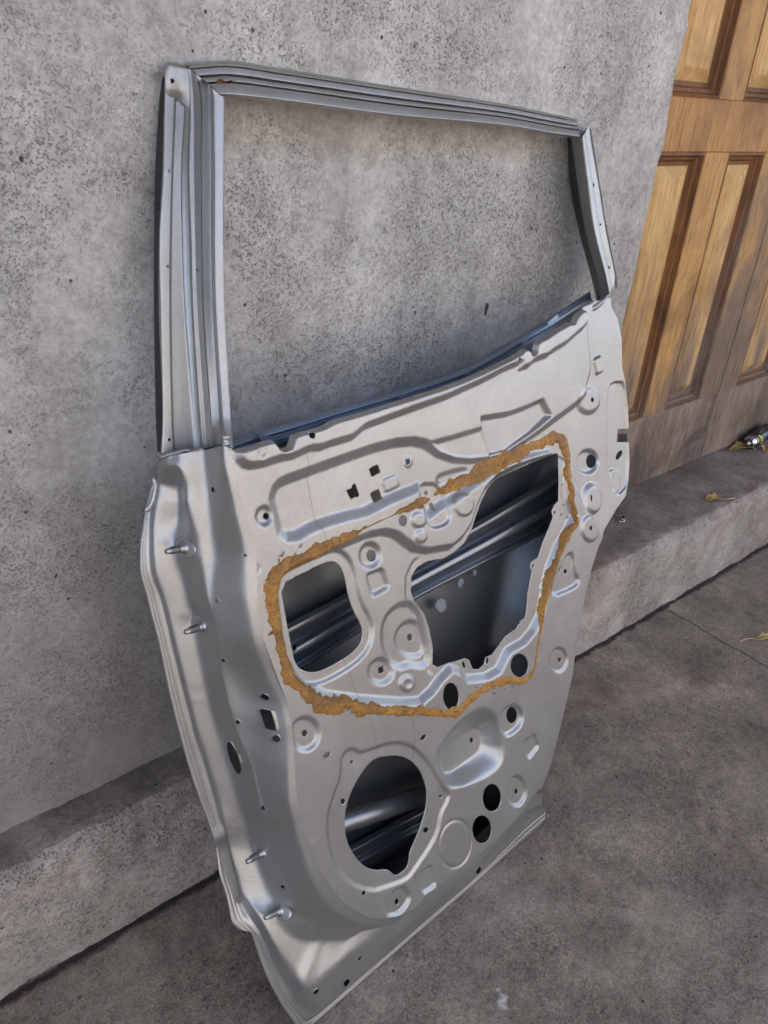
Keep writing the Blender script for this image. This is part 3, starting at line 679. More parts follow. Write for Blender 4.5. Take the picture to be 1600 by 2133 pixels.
box(ZH, [(692, 975), (800, 902), (828, 1040), (742, 1098)], -.004, .006)
box(ZF, [(1040, 1490), (1052, 1420), (1130, 1357), (1172, 1370), (1190, 1430), (1130, 1512), (1065, 1530)], -.0045, .008, D0, 2)
box(ZC, [(1418, 165), (1440, 112), (1515, 115), (1560, 420), (1560, 560), (1490, 692), (1442, 684), (1425, 590), (1416, 500)], -.0045, .004)
box(ZC, [(1426, 580), (1455, 560), (1486, 580), (1488, 640), (1470, 688), (1442, 680)], .0035, .004)
box(ZB, [(1115, 775), (1185, 730), (1205, 800), (1208, 880), (1145, 915)], .0045, .005)
box(ZB, [(1110, 285), (1120, 260), (1215, 195), (1228, 160), (1232, 215), (1130, 300)], .0035, .005)
box(ZD, [(1462, 112), (1482, 125), (1490, 200), (1508, 245), (1490, 272), (1380, 318), (1395, 240), (1430, 160)], -.0055, .008)
# pocket of the pull handle: two contours
_po = chaikin(S2(Q(ZG, (340, 560), (365, 490), (450, 375), (560, 262), (650, 220), (720, 235), (765, 290), (790, 420), (815, 500), (800, 610), (730, 690), (600, 748), (445, 792), (395, 745)), D0), 2)
_pi = chaikin(S2(Q(ZG, (368, 590), (450, 470), (560, 400), (612, 372), (636, 395), (636, 510), (560, 575), (410, 690)), D0 - .026), 1)
do = sdf(G, _po); di = sdf(G, _pi)
tt = np.where(do < 0, smooth((-do) / np.maximum(1e-6, (-do) + np.maximum(di, 0))), 0); tt = np.where((di < 0) & (do < 0), 1.0, tt)
pocket = np.where(do < 0, .026 * tt, 0)
# openings: contours (cut) -----------------------------------------------------
HOLES = []
def hole(poly, ch=0): HOLES.append(chaikin(poly, ch) if ch else poly)
A_OPEN = chaikin(S2(Q(ZD, (148, 262), (250, 208), (350, 160), (395, 152), (425, 180), (445, 235), (455, 300), (480, 380), (515, 440), (525, 480), (515, 530), (470, 580), (360, 645), (300, 665), (245, 655), (215, 620), (200, 560), (170, 400)), DI), 1)
hole(A_OPEN)
B_OPEN = S2(Q(ZC, (815, 610), (960, 545), (1075, 495), (1128, 477), (1138, 500), (1142, 620), (1140, 720), (1120, 740), (1105, 775), (1110, 810), (1090, 860), (1060, 930), (1035, 1010), (1000, 1035), (992, 1060), (1003, 1085), (985, 1180), (975, 1231)), DI) + \
         S2(Q(ZD, (1262, 300), (1255, 380), (1248, 410), (1220, 425), (1212, 455), (1160, 490), (1125, 540), (1095, 578), (1070, 585), (1062, 620), (1035, 643), (1010, 640), (995, 600), (975, 590), (935, 605), (900, 612), (850, 632), (828, 620), (828, 540), (810, 450), (790, 390), (750, 335), (735, 290), (738, 220), (760, 175), (800, 150), (880, 135)), DI - .003) + \
         S2(Q(ZC, (600, 988), (650, 945), (690, 880), (712, 810), (740, 730), (775, 660)), DI)
hole(B_OPEN)
SPK = S2(Q(ZH, (450, 182), (545, 170), (620, 183), (690, 230), (745, 320), (770, 440), (755, 550), (720, 660), (690, 730), (650, 820), (645, 890), (625, 930), (570, 972), (545, 968), (515, 938), (490, 932), (420, 940), (350, 915), (280, 840), (230, 740), (215, 620), (230, 500), (280, 370), (350, 260), (400, 205)), D0 - .003)
hole(chaikin(SPK, 1))
for fn, cx, cy, rx, ry, at in [(ZA, 55, 702, 24, 27, D0 - .0045), (ZA, 1198, 741, 35, 46, D0), (ZA, 1448, 518, 14, 19, D0), (ZA, 930, 1029, 39, 48, DI - .005),
        (ZF, 584, 483, 16, 20, D0 - .005), (ZG, 583, 455, 12, 18, D0 - .026), (ZG, 852, 287, 37, 55, D0 - .006), (ZG, 720, 838, 62, 93, D0), (ZG, 653, 1049, 64, 95, D0),
        (ZG, 881, 795, 12, 20, D0 - .005), (ZG, 279, 1054, 17, 19, D0 - .003), (ZG, 376, 828, 9, 13, D0 - .003), (ZH, 264, 216, 10, 14, D0 - .003), (ZH, 206, 479, 15, 20, D0 - .003),
        (ZH, 336, 1082, 12, 15, D0 - .003), (ZH, 565, 1147, 14, 21, D0 - .0045), (ZD, 1415, 601, 8, 11, D0 - .0035), (ZD, 1223, 624, 41, 54, D0 - .004), (ZD, 734, 500, 12, 16, DI - .008),
        (ZC, 1317, 204, 8, 12, D0 - .004), (ZC, 1320, 521, 23, 35, D0 - .009), (ZC, 1296, 860, 8, 12, D0), (ZC, 1120, 781, 5, 8, DI), (ZC, 1008, 1056, 5, 8, DI), (ZD, 1229, 434, 5, 7, DI),
        (ZB, 381, 771, 14, 20, D0 + .008), ]:
    hole(S2(circ(fn, cx, cy, rx, ry, 0.0, 16), at))
hole(S2(circ(ZD, 906, 762, 36, 61, -0.05, 26), D0 - .006))
def rhole(fn, pts, at, ch=0): hole(chaikin(S2(Q(fn, *pts), at), ch) if ch else S2(Q(fn, *pts), at))
rhole(ZA, [(908, 306), (983, 270), (1008, 335), (934, 374)], D0 - .0095)
rhole(ZA, [(722, 487), (768, 465), (766, 443), (796, 429), (833, 530), (803, 546), (800, 538), (757, 560)], D0 - .0095)
rhole(ZA, [(918, 512), (992, 472), (1020, 552), (948, 588)], D0 - .0095)
rhole(ZA, [(1212, 232), (1248, 219), (1259, 260), (1225, 278)], D0 - .008)
rhole(ZA, [(1450, 602), (1480, 598), (1488, 658), (1460, 663)], D0 - .0045)
rhole(ZD, [(584, 638), (607, 629), (612, 655), (590, 666)], DI - .005)
rhole(ZD, [(1436, 192), (1448, 187), (1451, 206), (1438, 210)], D0 - .005)
rhole(ZD, [(334, 1036), (358, 1018), (370, 1022), (368, 1038), (346, 1052), (336, 1050)], D0, 1)
rhole(ZD, [(780, 958), (796, 941), (806, 945), (804, 958), (788, 971), (780, 970)], D0, 1)
rhole(ZD, [(966, 610), (976, 607), (986, 638), (976, 642)], DI, 1); rhole(ZD, [(1077, 592), (1087, 588), (1090, 618), (1080, 623)], DI, 1)
rhole(ZC, [(1314, 695), (1324, 692), (1327, 722), (1317, 727)], D0 + .003, 1)
rhole(ZC, [(1458, 498), (1478, 464), (1496, 470), (1490, 490), (1470, 515), (1460, 512)], D0 - .004, 1)
rhole(ZE, [(1292, 195), (1300, 182), (1332, 180), (1342, 195), (1338, 218), (1325, 226), (1302, 222), (1293, 210)], D0 + .008, 1)
rhole(ZP, (lambda: [(1299, 895), (1340, 893), (1340, 921), (1297, 922)])(), D0 - .002)
# rims pressed round the two service openings
dA = sdf(G, A_OPEN); add += -.004 * smooth(0.5 - (dA - .014) / .006) * (np.abs(G[:, 0]) < 9)
dBm = sdf(G, B_OPEN); add += -.003 * smooth(0.5 - (dBm - .012) / .006) * smooth((0.30 - (G[:, 0])) / 0.02)
e_out = sdf(G, OUTLINE)
for fn, x, y, at in [(ZE, 925, 330, D0), (ZE, 900, 1200, D0)]:
    c = st(fn(x, y), at); rr = np.hypot(G[:, 0] - c[0], G[:, 1] - c[1]); add += -.0010 * np.exp(-((rr - .0045) / .0016) ** 2)
_mem = 1.0
Zf = X.reshape(-1) - emb * _mem + add * smooth(-e_out / .004) - pocket
# the face rolls back slightly where it meets the hinge side
XP = Zf.reshape(X.shape)
sd = e_out.copy()
for h in HOLES: sd = np.maximum(sd, -sdf(G, h))
PANEL = clip_mesh('inner_panel', np.concatenate([G.reshape(ntt, ns, 2), XP[..., None]], -1), sd, M_SILVER, DOOR, 0.0014)
def panel_z(s, t):
    i = min(max(int(round((s - s0) / STEP)), 0), ns - 1); j = min(max(int(round((t - t0) / STEP)), 0), ntt - 1); return float(XP[j, i])

# hinge side and sill edge, with small dents, welds and pierced holes
E = EDGE.copy(); EG = E[..., :2].reshape(-1, 2); ez = np.zeros(len(EG))
def epos(fn, x, y):                         # surface point under a photograph point: nearest in projection
    p = np.array(fn(x, y)); W = B0 + EG_all @ np.stack([S_, T_, N_]); c = (W - CAM) @ RM
    u = CX + F * c[:, 0] / -c[:, 2]; v = CY - F * c[:, 1] / -c[:, 2]
    return int(np.argmin((u - p[0]) ** 2 + (v - p[1]) ** 2))
EG_all = EDGE.reshape(-1, 3)
esd = np.full(len(EG), -1.0)
def edist(k): return np.sqrt(((EG_all - EG_all[k]) ** 2).sum(1))
for fn, x, y in [(ZJ, 500, 1030), (ZJ, 525, 1152), (ZJ, 788, 1998), (ZK, 368, 450), (ZK, 402, 588), (ZK, 460, 832), (ZK, 490, 944), (ZE, 465, 558), (ZE, 500, 705), (ZE, 400, 365)]:
    rr = edist(epos(fn, x, y)); ez += -.00022 * np.exp(-((rr - .0042) / .0014) ** 2)
for fn, x, y, r in [(ZE, 577, 603, .0036), (ZE, 604, 1428, .0028), (ZE, 815, 1090, .0018), (ZJ, 712, 808, .0030), (ZJ, 820, 1268, .0030), (ZJ, 991, 1895, .0030), (ZK, 594, 332, .0028), (ZK, 758, 990, .0032),
                 (ZK, 1039, 1870, .0045), (ZK, 1388, 1576, .0040), (ZG, 979, 932, .0030), (ZJ, 998, 1097, .0050), (ZF, 411, 518, .0050), (ZJ, 1074, 1385 , .001)]:
    esd = np.maximum(esd, r - edist(epos(fn, x, y)))
def eblob(fn, x, y, r, d):
    global ez
    ez = ez + d * np.exp(-(edist(epos(fn, x, y)) / r) ** 2)
eblob(ZF, 250, 150, .030, -.010); eblob(ZF, 290, 330, .030, -.010); eblob(ZF, 300, 480, .028, -.008); eblob(ZF, 380, 420, .030, .006)
eblob(ZK, 400, 640, .025, -.003)
# projected outline holes on the side wall
_W = B0 + EG_all @ np.stack([S_, T_, N_]); _c = (_W - CAM) @ RM
EP = np.stack([CX + F * _c[:, 0] / -_c[:, 2], CY - F * _c[:, 1] / -_c[:, 2]], 1)
def esdf(poly, sc_=.0011):
    a = np.array(poly); m = ((EP > a.min(0) - 30) & (EP < a.max(0) + 30)).all(1); out = np.full(len(EP), 30.0)
    d = seg_dist(EP[m], poly); d[inside(EP[m], poly)] *= -1; out[m] = d; return out * sc_
for poly in [Q(ZF, (342, 352), (402, 360), (427, 472), (370, 462)), chaikin(Q(ZJ, (716, 1412), (735, 1398), (765, 1425), (800, 1490), (828, 1580), (832, 1630), (820, 1650), (795, 1640), (760, 1580), (728, 1490)), 1),
             Q(ZK, (1262, 1785), (1312, 1752), (1318, 1790), (1278, 1828)), Q(ZG, (613, 1325), (641, 1292), (648, 1310), (640, 1335), (618, 1350))]:
    esd = np.maximum(esd, -esdf(poly))
E[..., 2] += ez.reshape(E.shape[:2])
EDGE_OBJ = clip_mesh('hinge_side_flange', E, esd.reshape(E.shape[:2]), M_SILVER, DOOR, 0.0012, flip=True)

def fold(C, r=0.24, n=4, sub=2):
    cols = [C[:, 0]]
    for k in range(1, C.shape[1] - 1):
        a, b, c = C[:, k - 1], C[:, k], C[:, k + 1]; p = b + (a - b) * r; q = b + (c - b) * r; last = cols[-1]
        for i in range(1, sub + 1): cols.append(last + (p - last) * i / sub)
        for i in range(1, n + 1): u = i / n; cols.append((1 - u) ** 2 * p + 2 * u * (1 - u) * b + u * u * q)
    last = cols[-1]
    for i in range(1, sub + 1): cols.append(last + (C[:, -1] - last) * i / sub)
    return np.stack(cols, 1)
def to_px(P):
    W = B0 + P.reshape(-1, 3) @ np.stack([S_, T_, N_]); c = (W - CAM) @ RM
    return np.stack([CX + F * c[:, 0] / -c[:, 2], CY - F * c[:, 1] / -c[:, 2]], 1)
def loft(name, rows, mat, n=16, r=0.24, holes=(), flip=True, parent=None, raw=False, sub=2):
    R = np.array(rows if raw else [[L3(p[:2], p[2]) for p in row] for row in rows]); G3 = fold(catmull(R, n), r, 4, sub)
    sdv = np.full(G3.shape[0] * G3.shape[1], -1.0)
    if holes:
        ep = to_px(G3)
        for h in holes:
            a = np.array(h); m = ((ep > a.min(0) - 15) & (ep < a.max(0) + 15)).all(1)
            if m.any():
                d = seg_dist(ep[m], h); d[inside(ep[m], h)] *= -1; x = np.full(len(ep), -1.0); x[m] = -d * .0011; sdv = np.maximum(sdv, x)
    return clip_mesh(name, G3, sdv.reshape(G3.shape[:2]), mat, parent or DOOR, 0.0010 if holes else 0, flip=flip)
def zipd(ys, xs_rows, ds):
    out = []
    for y, xs in zip(ys, xs_rows): out.append([(x if not isinstance(x, tuple) else x[0], y if not isinstance(x, tuple) else x[1], d) for x, d in zip(xs, ds)])
    return out

# ---- window frame: front stile ------------------------------------------------
DS = [-.036, -.031, -.0305, -.0300, -.0335, -.0320, -.0295, -.0275, -.0245, -.0170, -.0160, -.0040, -.0015, -.0035, -.0015, .0255, .0280, .0300, -.020]
DS = DS[:9] + DS[9:]
ST = zipd([150, 200, 240, 350, 500, 651, 867, 938],
  [[(343,134), (345,134), (348,136), (365,138), (367,140), (381,140), (383,139), (385,139), (389,141), (391,142), (399,146), (405,151), (407,153), (411,156), (436,176), (440,181), (466,203), (467,204), (467,200)],
   [342, 344, 347, 364, 366, 383, 385, 388, 394, 396, 403, 414, 416, 420, 440, 444, 467, 468, 468],
   [341, 343, 346, 363, 365, 383, 385, 388, 394, 397, 404, 416, 418, 421, 440, 444, 467, 468, 468],
   [338, 341, 343, 358.7, 360.5, 376.5, 380, 385, 391, 394.5, 404.5, 416, 418, 420, 441.5, 446, 466, 467, 467],
   [331, 333, 338, 355, 357, 378.6, 381, 388, 394.6, 399, 407, 416.5, 419, 421, 441.6, 445.8, 465.3, 466, 466],
   [331, 335.5, 339, 354, 356, 384.4, 387, 393, 399.5, 403, 412.4, 420, 422, 424.3, 444.8, 449, 468.6, 469, 469],
   [338, 339.5, 343, 358, 360, 399.5, 405, 409, 413.5, 417.5, 426.5, 436, 438, 440, 459, 463, 480.5, 481, 481],
   [(334,951), (337,950), (342,948), (362,945), (364,944), (405,940), (410,938), (414,937), (419,936), (423,935), (431,933), (440,931), (443,930), (446,930), (463,926), (468,926), (487,935), (488,936), (488,936)]], DS)
hs = []
ST[-1] = [(x, y, d + (.020 if i > 13 else 0)) for i, (x, y, d) in enumerate(ST[-1])]; ST[-2] = [(x, y, d + (.006 if i > 13 else 0)) for i, (x, y, d) in enumerate(ST[-2])]
hs = [circ(ZP, x, y, 3.6, 3.6, 0, 12) for x, y in ((352, 359), (349, 554), (348, 736), (352, 916), (411, 560))] + [Q(ZL, (300, 255), (333, 258), (335, 297), (302, 295))]
FRAME_F = loft('window_frame_front', ST, M_SILVER, 22, r=.15, holes=hs)
FRAME_F.name = 'front_stile'
loft('front_trim', zipd([160, 240, 350, 500, 651, 867, 950], [[342, 337, 335.5, 343], [341, 331, 329.5, 341], [338, 324, 323, 338], [331, 321, 320.5, 331], [331, 321, 320.5, 331], [338, 325, 324, 338], [334, 329, 328, 334]], [-.036, -.046, -.050, -.050]), M_RUBBER, 14)
# header
HP = [(-.04, -.034), (0, -.015), (.10, -.013), (.145, -.018), (.15, -.0140), (.33, -.0125), (.42, -.021), (.425, .010), (.53, .0112), (.60, .004), (.605, .0265), (.90, .0300), (.99, .014), (.97, -.020)]
HR = [[(388,134,0), (467,203,0)], [(480,129,0), (480,204,0)], [(580,144,0), (580,214,0)], [(820,181,0), (820,245,0)], [(1050,217,0), (1050,264.5,0)], [(1150,237,0), (1150,281,0)], [(1200,247,0), (1209,289,0)]]
loft('header_rail', [[(a[0] + (b[0] - a[0]) * f, a[1] + (b[1] - a[1]) * f, d) for f, d in HP] for a, b in HR], M_SILVER, 30, r=.12)
# corner cap that closes the top of the front stile
loft('corner_cap', [[(344,131,-.034), (352,129,-.030), (368,131,-.030), (389,137,-.026)], [(342,137,-.028), (352,134,-.024), (368,136,-.024), (394,142,-.018)], [(344,146,-.026), (352,147,-.0235), (372,148,-.023), (397,152,-.017)],
                    [(345,180,-.028), (354,182,-.0255), (376,186,-.025), (398,184,-.0185)], [(345,206,-.0335), (354,207,-.0315), (376,211,-.0315), (397,226,-.0225)]], M_SILVER, 12, r=.2, holes=[hs[-1]])
# rear stile
DR = [-.030, -.006, .027, .0300, .029, .0255, .0270, .0265, -.004]
RS = zipd([280, 300, 387, 481, 575, 620],
   [[(1188,284), (1188,288), (1211,288), (1214,284), (1218,278), (1220,276), (1223,268), (1227,263), (1230,266)],
    [1190, 1190, 1212, 1216, 1221, 1223, 1229, 1232, 1234],
    [1202, 1202, 1223, 1227, 1234, 1236, 1243, 1247, 1249],
    [1218, 1218, 1236, 1240, 1248, 1250, 1258, 1262, 1264],
    [1241, 1241, 1260, 1263, 1269, 1271, 1278, 1281, 1283],
    [(1251,632), (1251,632), (1268,612), (1270,610), (1273,604), (1274,602), (1277,597), (1280,592), (1282,592)]], DR)
loft('rear_stile', RS, M_SILVER, 20, r=.15, holes=[circ(ZP, x, y, 2.3, 3, 0, 10) for x, y in ((1237, 385), (1251, 467), (1269, 556))])
loft('glass_run', zipd([284, 387, 481, 575, 632], [[1188, 1184, 1178, 1178], [1202, 1198, 1188, 1188], [1218, 1214, 1206, 1206], [1241, 1238, 1231, 1231], [1252, 1248, 1244, 1244]], [-.005, -.016, -.036, -.042]), M_BLACK, 14)
loft('rear_trim', zipd([268, 300, 387, 481, 575, 600], [[1228, 1231, 1231], [1232, 1236, 1236], [1247, 1250.5, 1250], [1262, 1265.5, 1265], [1281, 1284.5, 1284], [1282, 1286, 1285]], [.022, .010, -.02]), M_RUBBER, 14)
# outer backing of the frame so that it has a body from behind
BB = [(342,134), (480,128), (820,180), (1050,217), (1203,247), (1229,266)]
# ---- belt channel of the outer skin -------------------------------------------
BC = [[(478,922,-.050), (478,924,-.046), (480,931,-.042), (483,938,-.050), (486,950,-.040)],
      [(535,900,-.050), (535,902,-.046), (535,914,-.042), (535,922,-.050), (535,936,-.030)],
      [(610,878,-.050), (610,880,-.046), (610,892,-.042), (610,899,-.050), (610,915,-.030)],
      [(700,851,-.050), (700,853,-.046), (700,864,-.042), (700,870,-.050), (700,884,-.030)],
      [(850,808,-.050), (850,810,-.046), (850,819,-.042), (850,824,-.050), (850,838,-.030)],
      [(975,763,-.050), (975,765,-.046), (975,775,-.042), (975,781,-.050), (975,796,-.030)],
      [(1100,691,-.050), (1100,694,-.046), (1100,706,-.042), (1100,713,-.050), (1100,740,-.030)],
      [(1160,652,-.050), (1160,655,-.046), (1160,670,-.042), (1160,677,-.050), (1160,702,-.030)],
      [(1228,606,-.050), (1230,609,-.046), (1232,622,-.042), (1236,630,-.050), (1245,650,-.030)]]
M_BELT = paint('blue_grey_primer', (0.25, 0.30, 0.37), 0.38, 0.6, 0.2)
BELT_O = loft('belt_channel', BC, M_BELT, 18)
for (fn, pts) in [(ZN, [(520, 912), (545, 905), (595, 888), (582, 918), (545, 930)]), (ZN, [(1065, 720), (1135, 692), (1120, 722), (1085, 740)]), (ZB, [(395, 615), (465, 585), (450, 612), (415, 632)]),
                  (ZB, [(640, 425), (740, 335), (748, 380), (690, 420), (650, 442)]), (ZE, [(1405, 92), (1470, 78), (1460, 100), (1425, 104)]), (ZE, [(895, 182), (1010, 215), (1180, 170), (1200, 200), (1050, 240), (950, 250)])]:
    P = [L3(q, -.034) for q in Q(fn, *pts)]; V = P + [(a, b, c - .004) for a, b, c in P]; k = len(P)
    mesh_obj('clip_tab', V, [tuple(range(k))] + [(i, i + k, (i + 1) % k + k, (i + 1) % k) for i in range(k)], M_BELT, DOOR, smooth=False)

# ---- outer skin -----------------------------------------------------------------
_b0 = [L3((p[0][0], p[0][1]), -.052) for p in BC]
hem = [tuple(p - np.array([0, 0, .0016])) for p in EDGE[::6, -1]]
_b0[-1] = L3((1262, 640), -.030)
rre = [(a, b, .030) for a, b, c in RE[3:]]
SK_OUT = [(p[0], p[1]) for p in hem] + [(p[0], p[1]) for p in rre[::-1]] + [(p[0], p[1]) for p in _b0[::-1]]
SH = 0.006
SX, SG = build_field(SH, -0.07, 0.87, -0.03, 0.92, [hem, rre, _b0], iters=120, blur=1)
sdk = np.maximum(sdf(SG, SK_OUT), -sdf(SG, S2([(1290, 888), (1350, 886), (1350, 928), (1288, 929)], .030)))
_w = smooth(seg_dist(SG, SK_OUT) / 0.09)
SZ = SX.reshape(-1) * (1 - _w) - 0.060 * _w + 0.004 * np.exp(-((SG[:, 1] - 0.33 - 0.05 * SG[:, 0]) / 0.012) ** 2)
SP = np.concatenate([SG.reshape(*SX.shape, 2), SZ.reshape(SX.shape)[..., None]], -1)
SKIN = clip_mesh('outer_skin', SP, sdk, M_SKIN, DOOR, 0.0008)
def skin_z(s, t):
    i = min(max(int(round((s + .07) / SH)), 0), SX.shape[1] - 1); j = min(max(int(round((t + .03) / SH)), 0), SX.shape[0] - 1); return float(SP[j, i, 2])
# rear edge return that joins panel and skin
V = []; 
for a, b, c in RE[3:]:
    pz = panel_z(a - .004, b); V += [(a - .0002, b, pz), (a + .0010, b, pz - .003), (a + .0005, b, .030)]
Fc = []
for i in range(len(RE) - 4):
    if RE[i + 3][1] > L3((1318, 900), D0)[1] - .004 > RE[i + 4][1]: continue
    for k in range(2): Fc.append((3 * i + k, 3 * i + k + 1, 3 * i + k + 4, 3 * i + k + 3))
mesh_obj('rear_edge_flange', V, Fc, M_SILVER, DOOR)
# back of the frame: skin side of the header
for nm, pts, wd in (('header_back', [(343,134),(480,129),(820,181),(1050,218),(1200,248)], -.045),):
    V = []
    for p in pts:
        a = L3(p, -.046); V += [a, (a[0], a[1] - .030, -.040)]
    mesh_obj(nm, V, [(2 * i, 2 * i + 1, 2 * i + 3, 2 * i + 2) for i in range(len(pts) - 1)], M_SKIN, DOOR)

loft('front_stile_dark_back', zipd([134, 350, 651, 960], [[345, 462], [335, 462], [332, 462], [338, 484]], [-.046, -.044]), M_BLACK, 10)  # black sheet closing the stile, so its screw holes look dark
loft('rear_stile_dark_back', zipd([266, 387, 481, 600], [[1195, 1226], [1204, 1244], [1220, 1258], [1246, 1276]], [-.040, -.012]), M_BLACK, 10)  # same black backing to darken the holes of the rear stile
# ---- things inside the door -----------------------------------------------------
prof = [(0, -.052), (.03, -.030), (.12, -.020), (.22, -.020), (.30, -.042), (.42, -.044), (.52, -.018), (.68, -.016), (.76, -.040), (.86, -.040), (.92, -.026), (.97, -.026), (1, -.052)]
BR = []
for x, ya, yb in [(560, 1318, 1436), (640, 1276, 1388), (725, 1232, 1333), (862, 1158, 1252), (1000, 1082, 1180), (1130, 1004, 1115), (1185, 972, 1085)]:
    BR.append([(x, ya + (yb - ya) * f, d + max(0, (x - 860) / 325) * .022) for f, d in prof])
loft('intrusion_beam', BR, M_BEAM, 12, holes=[circ(ZC, 838, 881, 11, 13, 0, 12), circ(ZC, 903, 843, 6, 8, 0, 10), circ(ZD, 205, 544, 9, 12, 0, 12)])
def tube(name, pts, rad, mat, parent=None, seg=12, jit=0.0, cap=True, flat=1.0):
    P = np.array(pts, float); V = []; Fc = []
    for i, p in enumerate(P):
        d = P[min(i + 1, len(P) - 1)] - P[max(i - 1, 0)]; d /= np.linalg.norm(d) + 1e-12
        u = np.cross(d, [0, 0, 1.0]);  u = u / (np.linalg.norm(u) + 1e-9) if np.linalg.norm(u) > .05 else np.array([1.0, 0, 0]); v = np.cross(u, d)
        r = rad[i] if isinstance(rad, (list, tuple, np.ndarray)) else rad
        for k in range(seg):
            a = 2 * math.pi * k / seg; rr = r * (1 + jit * (random.random() - .5)); V.append(tuple(p + (u * math.cos(a) + v * math.sin(a) * flat) * rr))
    n = len(P)
    for i in range(n - 1):
        for k in range(seg): Fc.append((i * seg + k, i * seg + (k + 1) % seg, (i + 1) * seg + (k + 1) % seg, (i + 1) * seg + k))
    if cap: Fc += [tuple(range(seg))[::-1], tuple((n - 1) * seg + k for k in range(seg))]
    return mesh_obj(name, V, Fc, mat, parent)
tube('crash_tube', [L3(p, -.008) for p in [(640, 1740), (712, 1714), (800, 1684), (890, 1654), (960, 1630)]], .0145, M_BEAM, DOOR, 20)
loft('lower_stiffener', [[(x, y, -.040), (x + 3, y + 10, -.018), (x + 8, y + 30, -.022), (x + 10, y + 38, -.008), (x + 16, y + 60, -.012), (x + 18, y + 72, -.045)] for x, y in ((660, 1786), (730, 1760), (800, 1722), (880, 1680), (940, 1650))], M_BEAM, 8)
for cx, cy, rx, ry, rot in ((915, 1258, 13, 17, 0), (955, 1213, 6, 11, .3), (985, 1192, 4, 7, 0)):
    P = [st((cx + (p[0] - cx) * random.uniform(.72, 1.05), cy + (p[1] - cy) * random.uniform(.72, 1.05)), -.045) for p in circ(ZP, cx, cy, rx, ry, rot, 18)]; V = [(a, b, -.040) for a, b in P]
    V += [(a, b, -.0425) for a, b in P]; k = 18
    mesh_obj('foam_patch', V, [tuple(range(k))] + [(i, i + k, (i + 1) % k + k, (i + 1) % k) for i in range(k)], paint('pale_patch', (0.20, 0.23, 0.25), .5, .1), DOOR, smooth=False)
# dark brown sheet added to the inside of the skin behind the two round sill holes
P = [L3(p, -.055) for p in [(900, 1640), (1060, 1560), (1120, 1580), (1110, 1690), (1040, 1790), (930, 1800)]]
_m = np.mean([p[:2] for p in P], 0); P = [(_m[0] + (a - _m[0]) * .72, _m[1] + (b - _m[1]) * .72) for a, b, c in P]; P = chaikin(P, 2); V = [(a, b, skin_z(a, b) + .0035) for a, b in P] + [(a, b, skin_z(a, b)) for a, b in P]; k = len(P)
V.append((sum(a for a, b in P) / k, sum(b for a, b in P) / k, skin_z(*np.mean(P, 0)) + .004))
mesh_obj('brown_sheet', V, [(i, (i + 1) % k, 2 * k) for i in range(k)] + [(i, i + k, (i + 1) % k + k, (i + 1) % k) for i in range(k)], M_PAD, DOOR)

# ---- butyl sealant left on the panel ---------------------------------------------
def bead(paths, thick=.0026, seed=1):
    """paths: list of (photo x, y, width in photo px); a torn, lumpy ribbon that follows the pressed surface"""
    pts = [(*st(p[:2], D0 - .004), p[2] * .00098) for p in paths]
    pts = np.array(catmull(np.array(pts), 12)); 
    L = np.concatenate([[0], np.cumsum(np.hypot(*np.diff(pts[:, :2], axis=0).T))]); n = int(L[-1] / .0012)
    q = np.stack([np.interp(np.linspace(0, L[-1], n), L, pts[:, k]) for k in range(3)], 1)
    tg = np.gradient(q[:, :2], axis=0); tg /= np.linalg.norm(tg, axis=1)[:, None] + 1e-9; nrm = np.stack([-tg[:, 1], tg[:, 0]], 1)
    K = 15; V = []; ok = []
    for i in range(n):
        l = i * .0012
        wl = q[i, 2] * .5 * (1 + .7 * (mnoise.fractal(Vector((l * 45, seed, 0)), 1, 2, 4)) + .25 * mnoise.noise(Vector((l * 130, seed, 2))) + .12 * mnoise.noise(Vector((l * 420, seed, 5))))
        wr = q[i, 2] * .5 * (1 + .7 * (mnoise.fractal(Vector((l * 45, seed, 9)), 1, 2, 4)) + .25 * mnoise.noise(Vector((l * 130, seed, 12))) + .12 * mnoise.noise(Vector((l * 420, seed, 15))))
        wl = max(wl, .0004); wr = max(wr, .0004)
        for k in range(K):
            f = k / (K - 1) * 2 - 1; off = f * (wr if f > 0 else wl)
            s = q[i, 0] + nrm[i, 0] * off; t = q[i, 1] + nrm[i, 1] * off
            h = (1 - abs(f) ** 2.5) * thick * min(1, q[i, 2] / .010 + .25)
            nn = mnoise.fractal(Vector((s * 120, t * 120, seed)), 1.0, 2, 4); h *= (1 + .8 * nn); h += .0002 * mnoise.noise(Vector((s * 800, t * 800, seed)))
            if abs(f) > .99: h = -.0004
            V.append((s, t, panel_z(s, t) + max(h, -.0008)))
    Fc = [(i * K + k, (i + 1) * K + k, (i + 1) * K + k + 1, i * K + k + 1) for i in range(n - 1) for k in range(K - 1)]
    Fc = [f[::-1] for f in Fc]
    return mesh_obj('sealant_bead', V, Fc, M_SEAL, DOOR)
bw = lambda fn, k, *pts: [(*fn(a, b), c / k) for a, b, c in pts]
bead(bw(ZA, 4, (1462, 562, 8), (1420, 578, 45), (1340, 590, 60), (1270, 612, 45), (1210, 632, 40), (1150, 660, 26), (1110, 682, 8), (1060, 706, 5), (1010, 730, 5), (960, 752, 6), (900, 782, 5)), seed=2)
bead(bw(ZA, 4, (1000, 728, 4), (900, 780, 5), (860, 795, 22), (820, 820, 18), (760, 850, 50), (700, 878, 55), (620, 925, 60), (540, 960, 75), (450, 1010, 85), (360, 1042, 72), (250, 1095, 80), (170, 1150, 95), (115, 1215, 95), (100, 1290, 90), (105, 1380, 92), (122, 1480, 88), (145, 1600, 84)) +
     bw(ZD, 2.19, (132, 500, 42), (148, 560, 42), (165, 620, 42), (185, 680, 46), (200, 705, 30), (222, 728, 16)), seed=3)
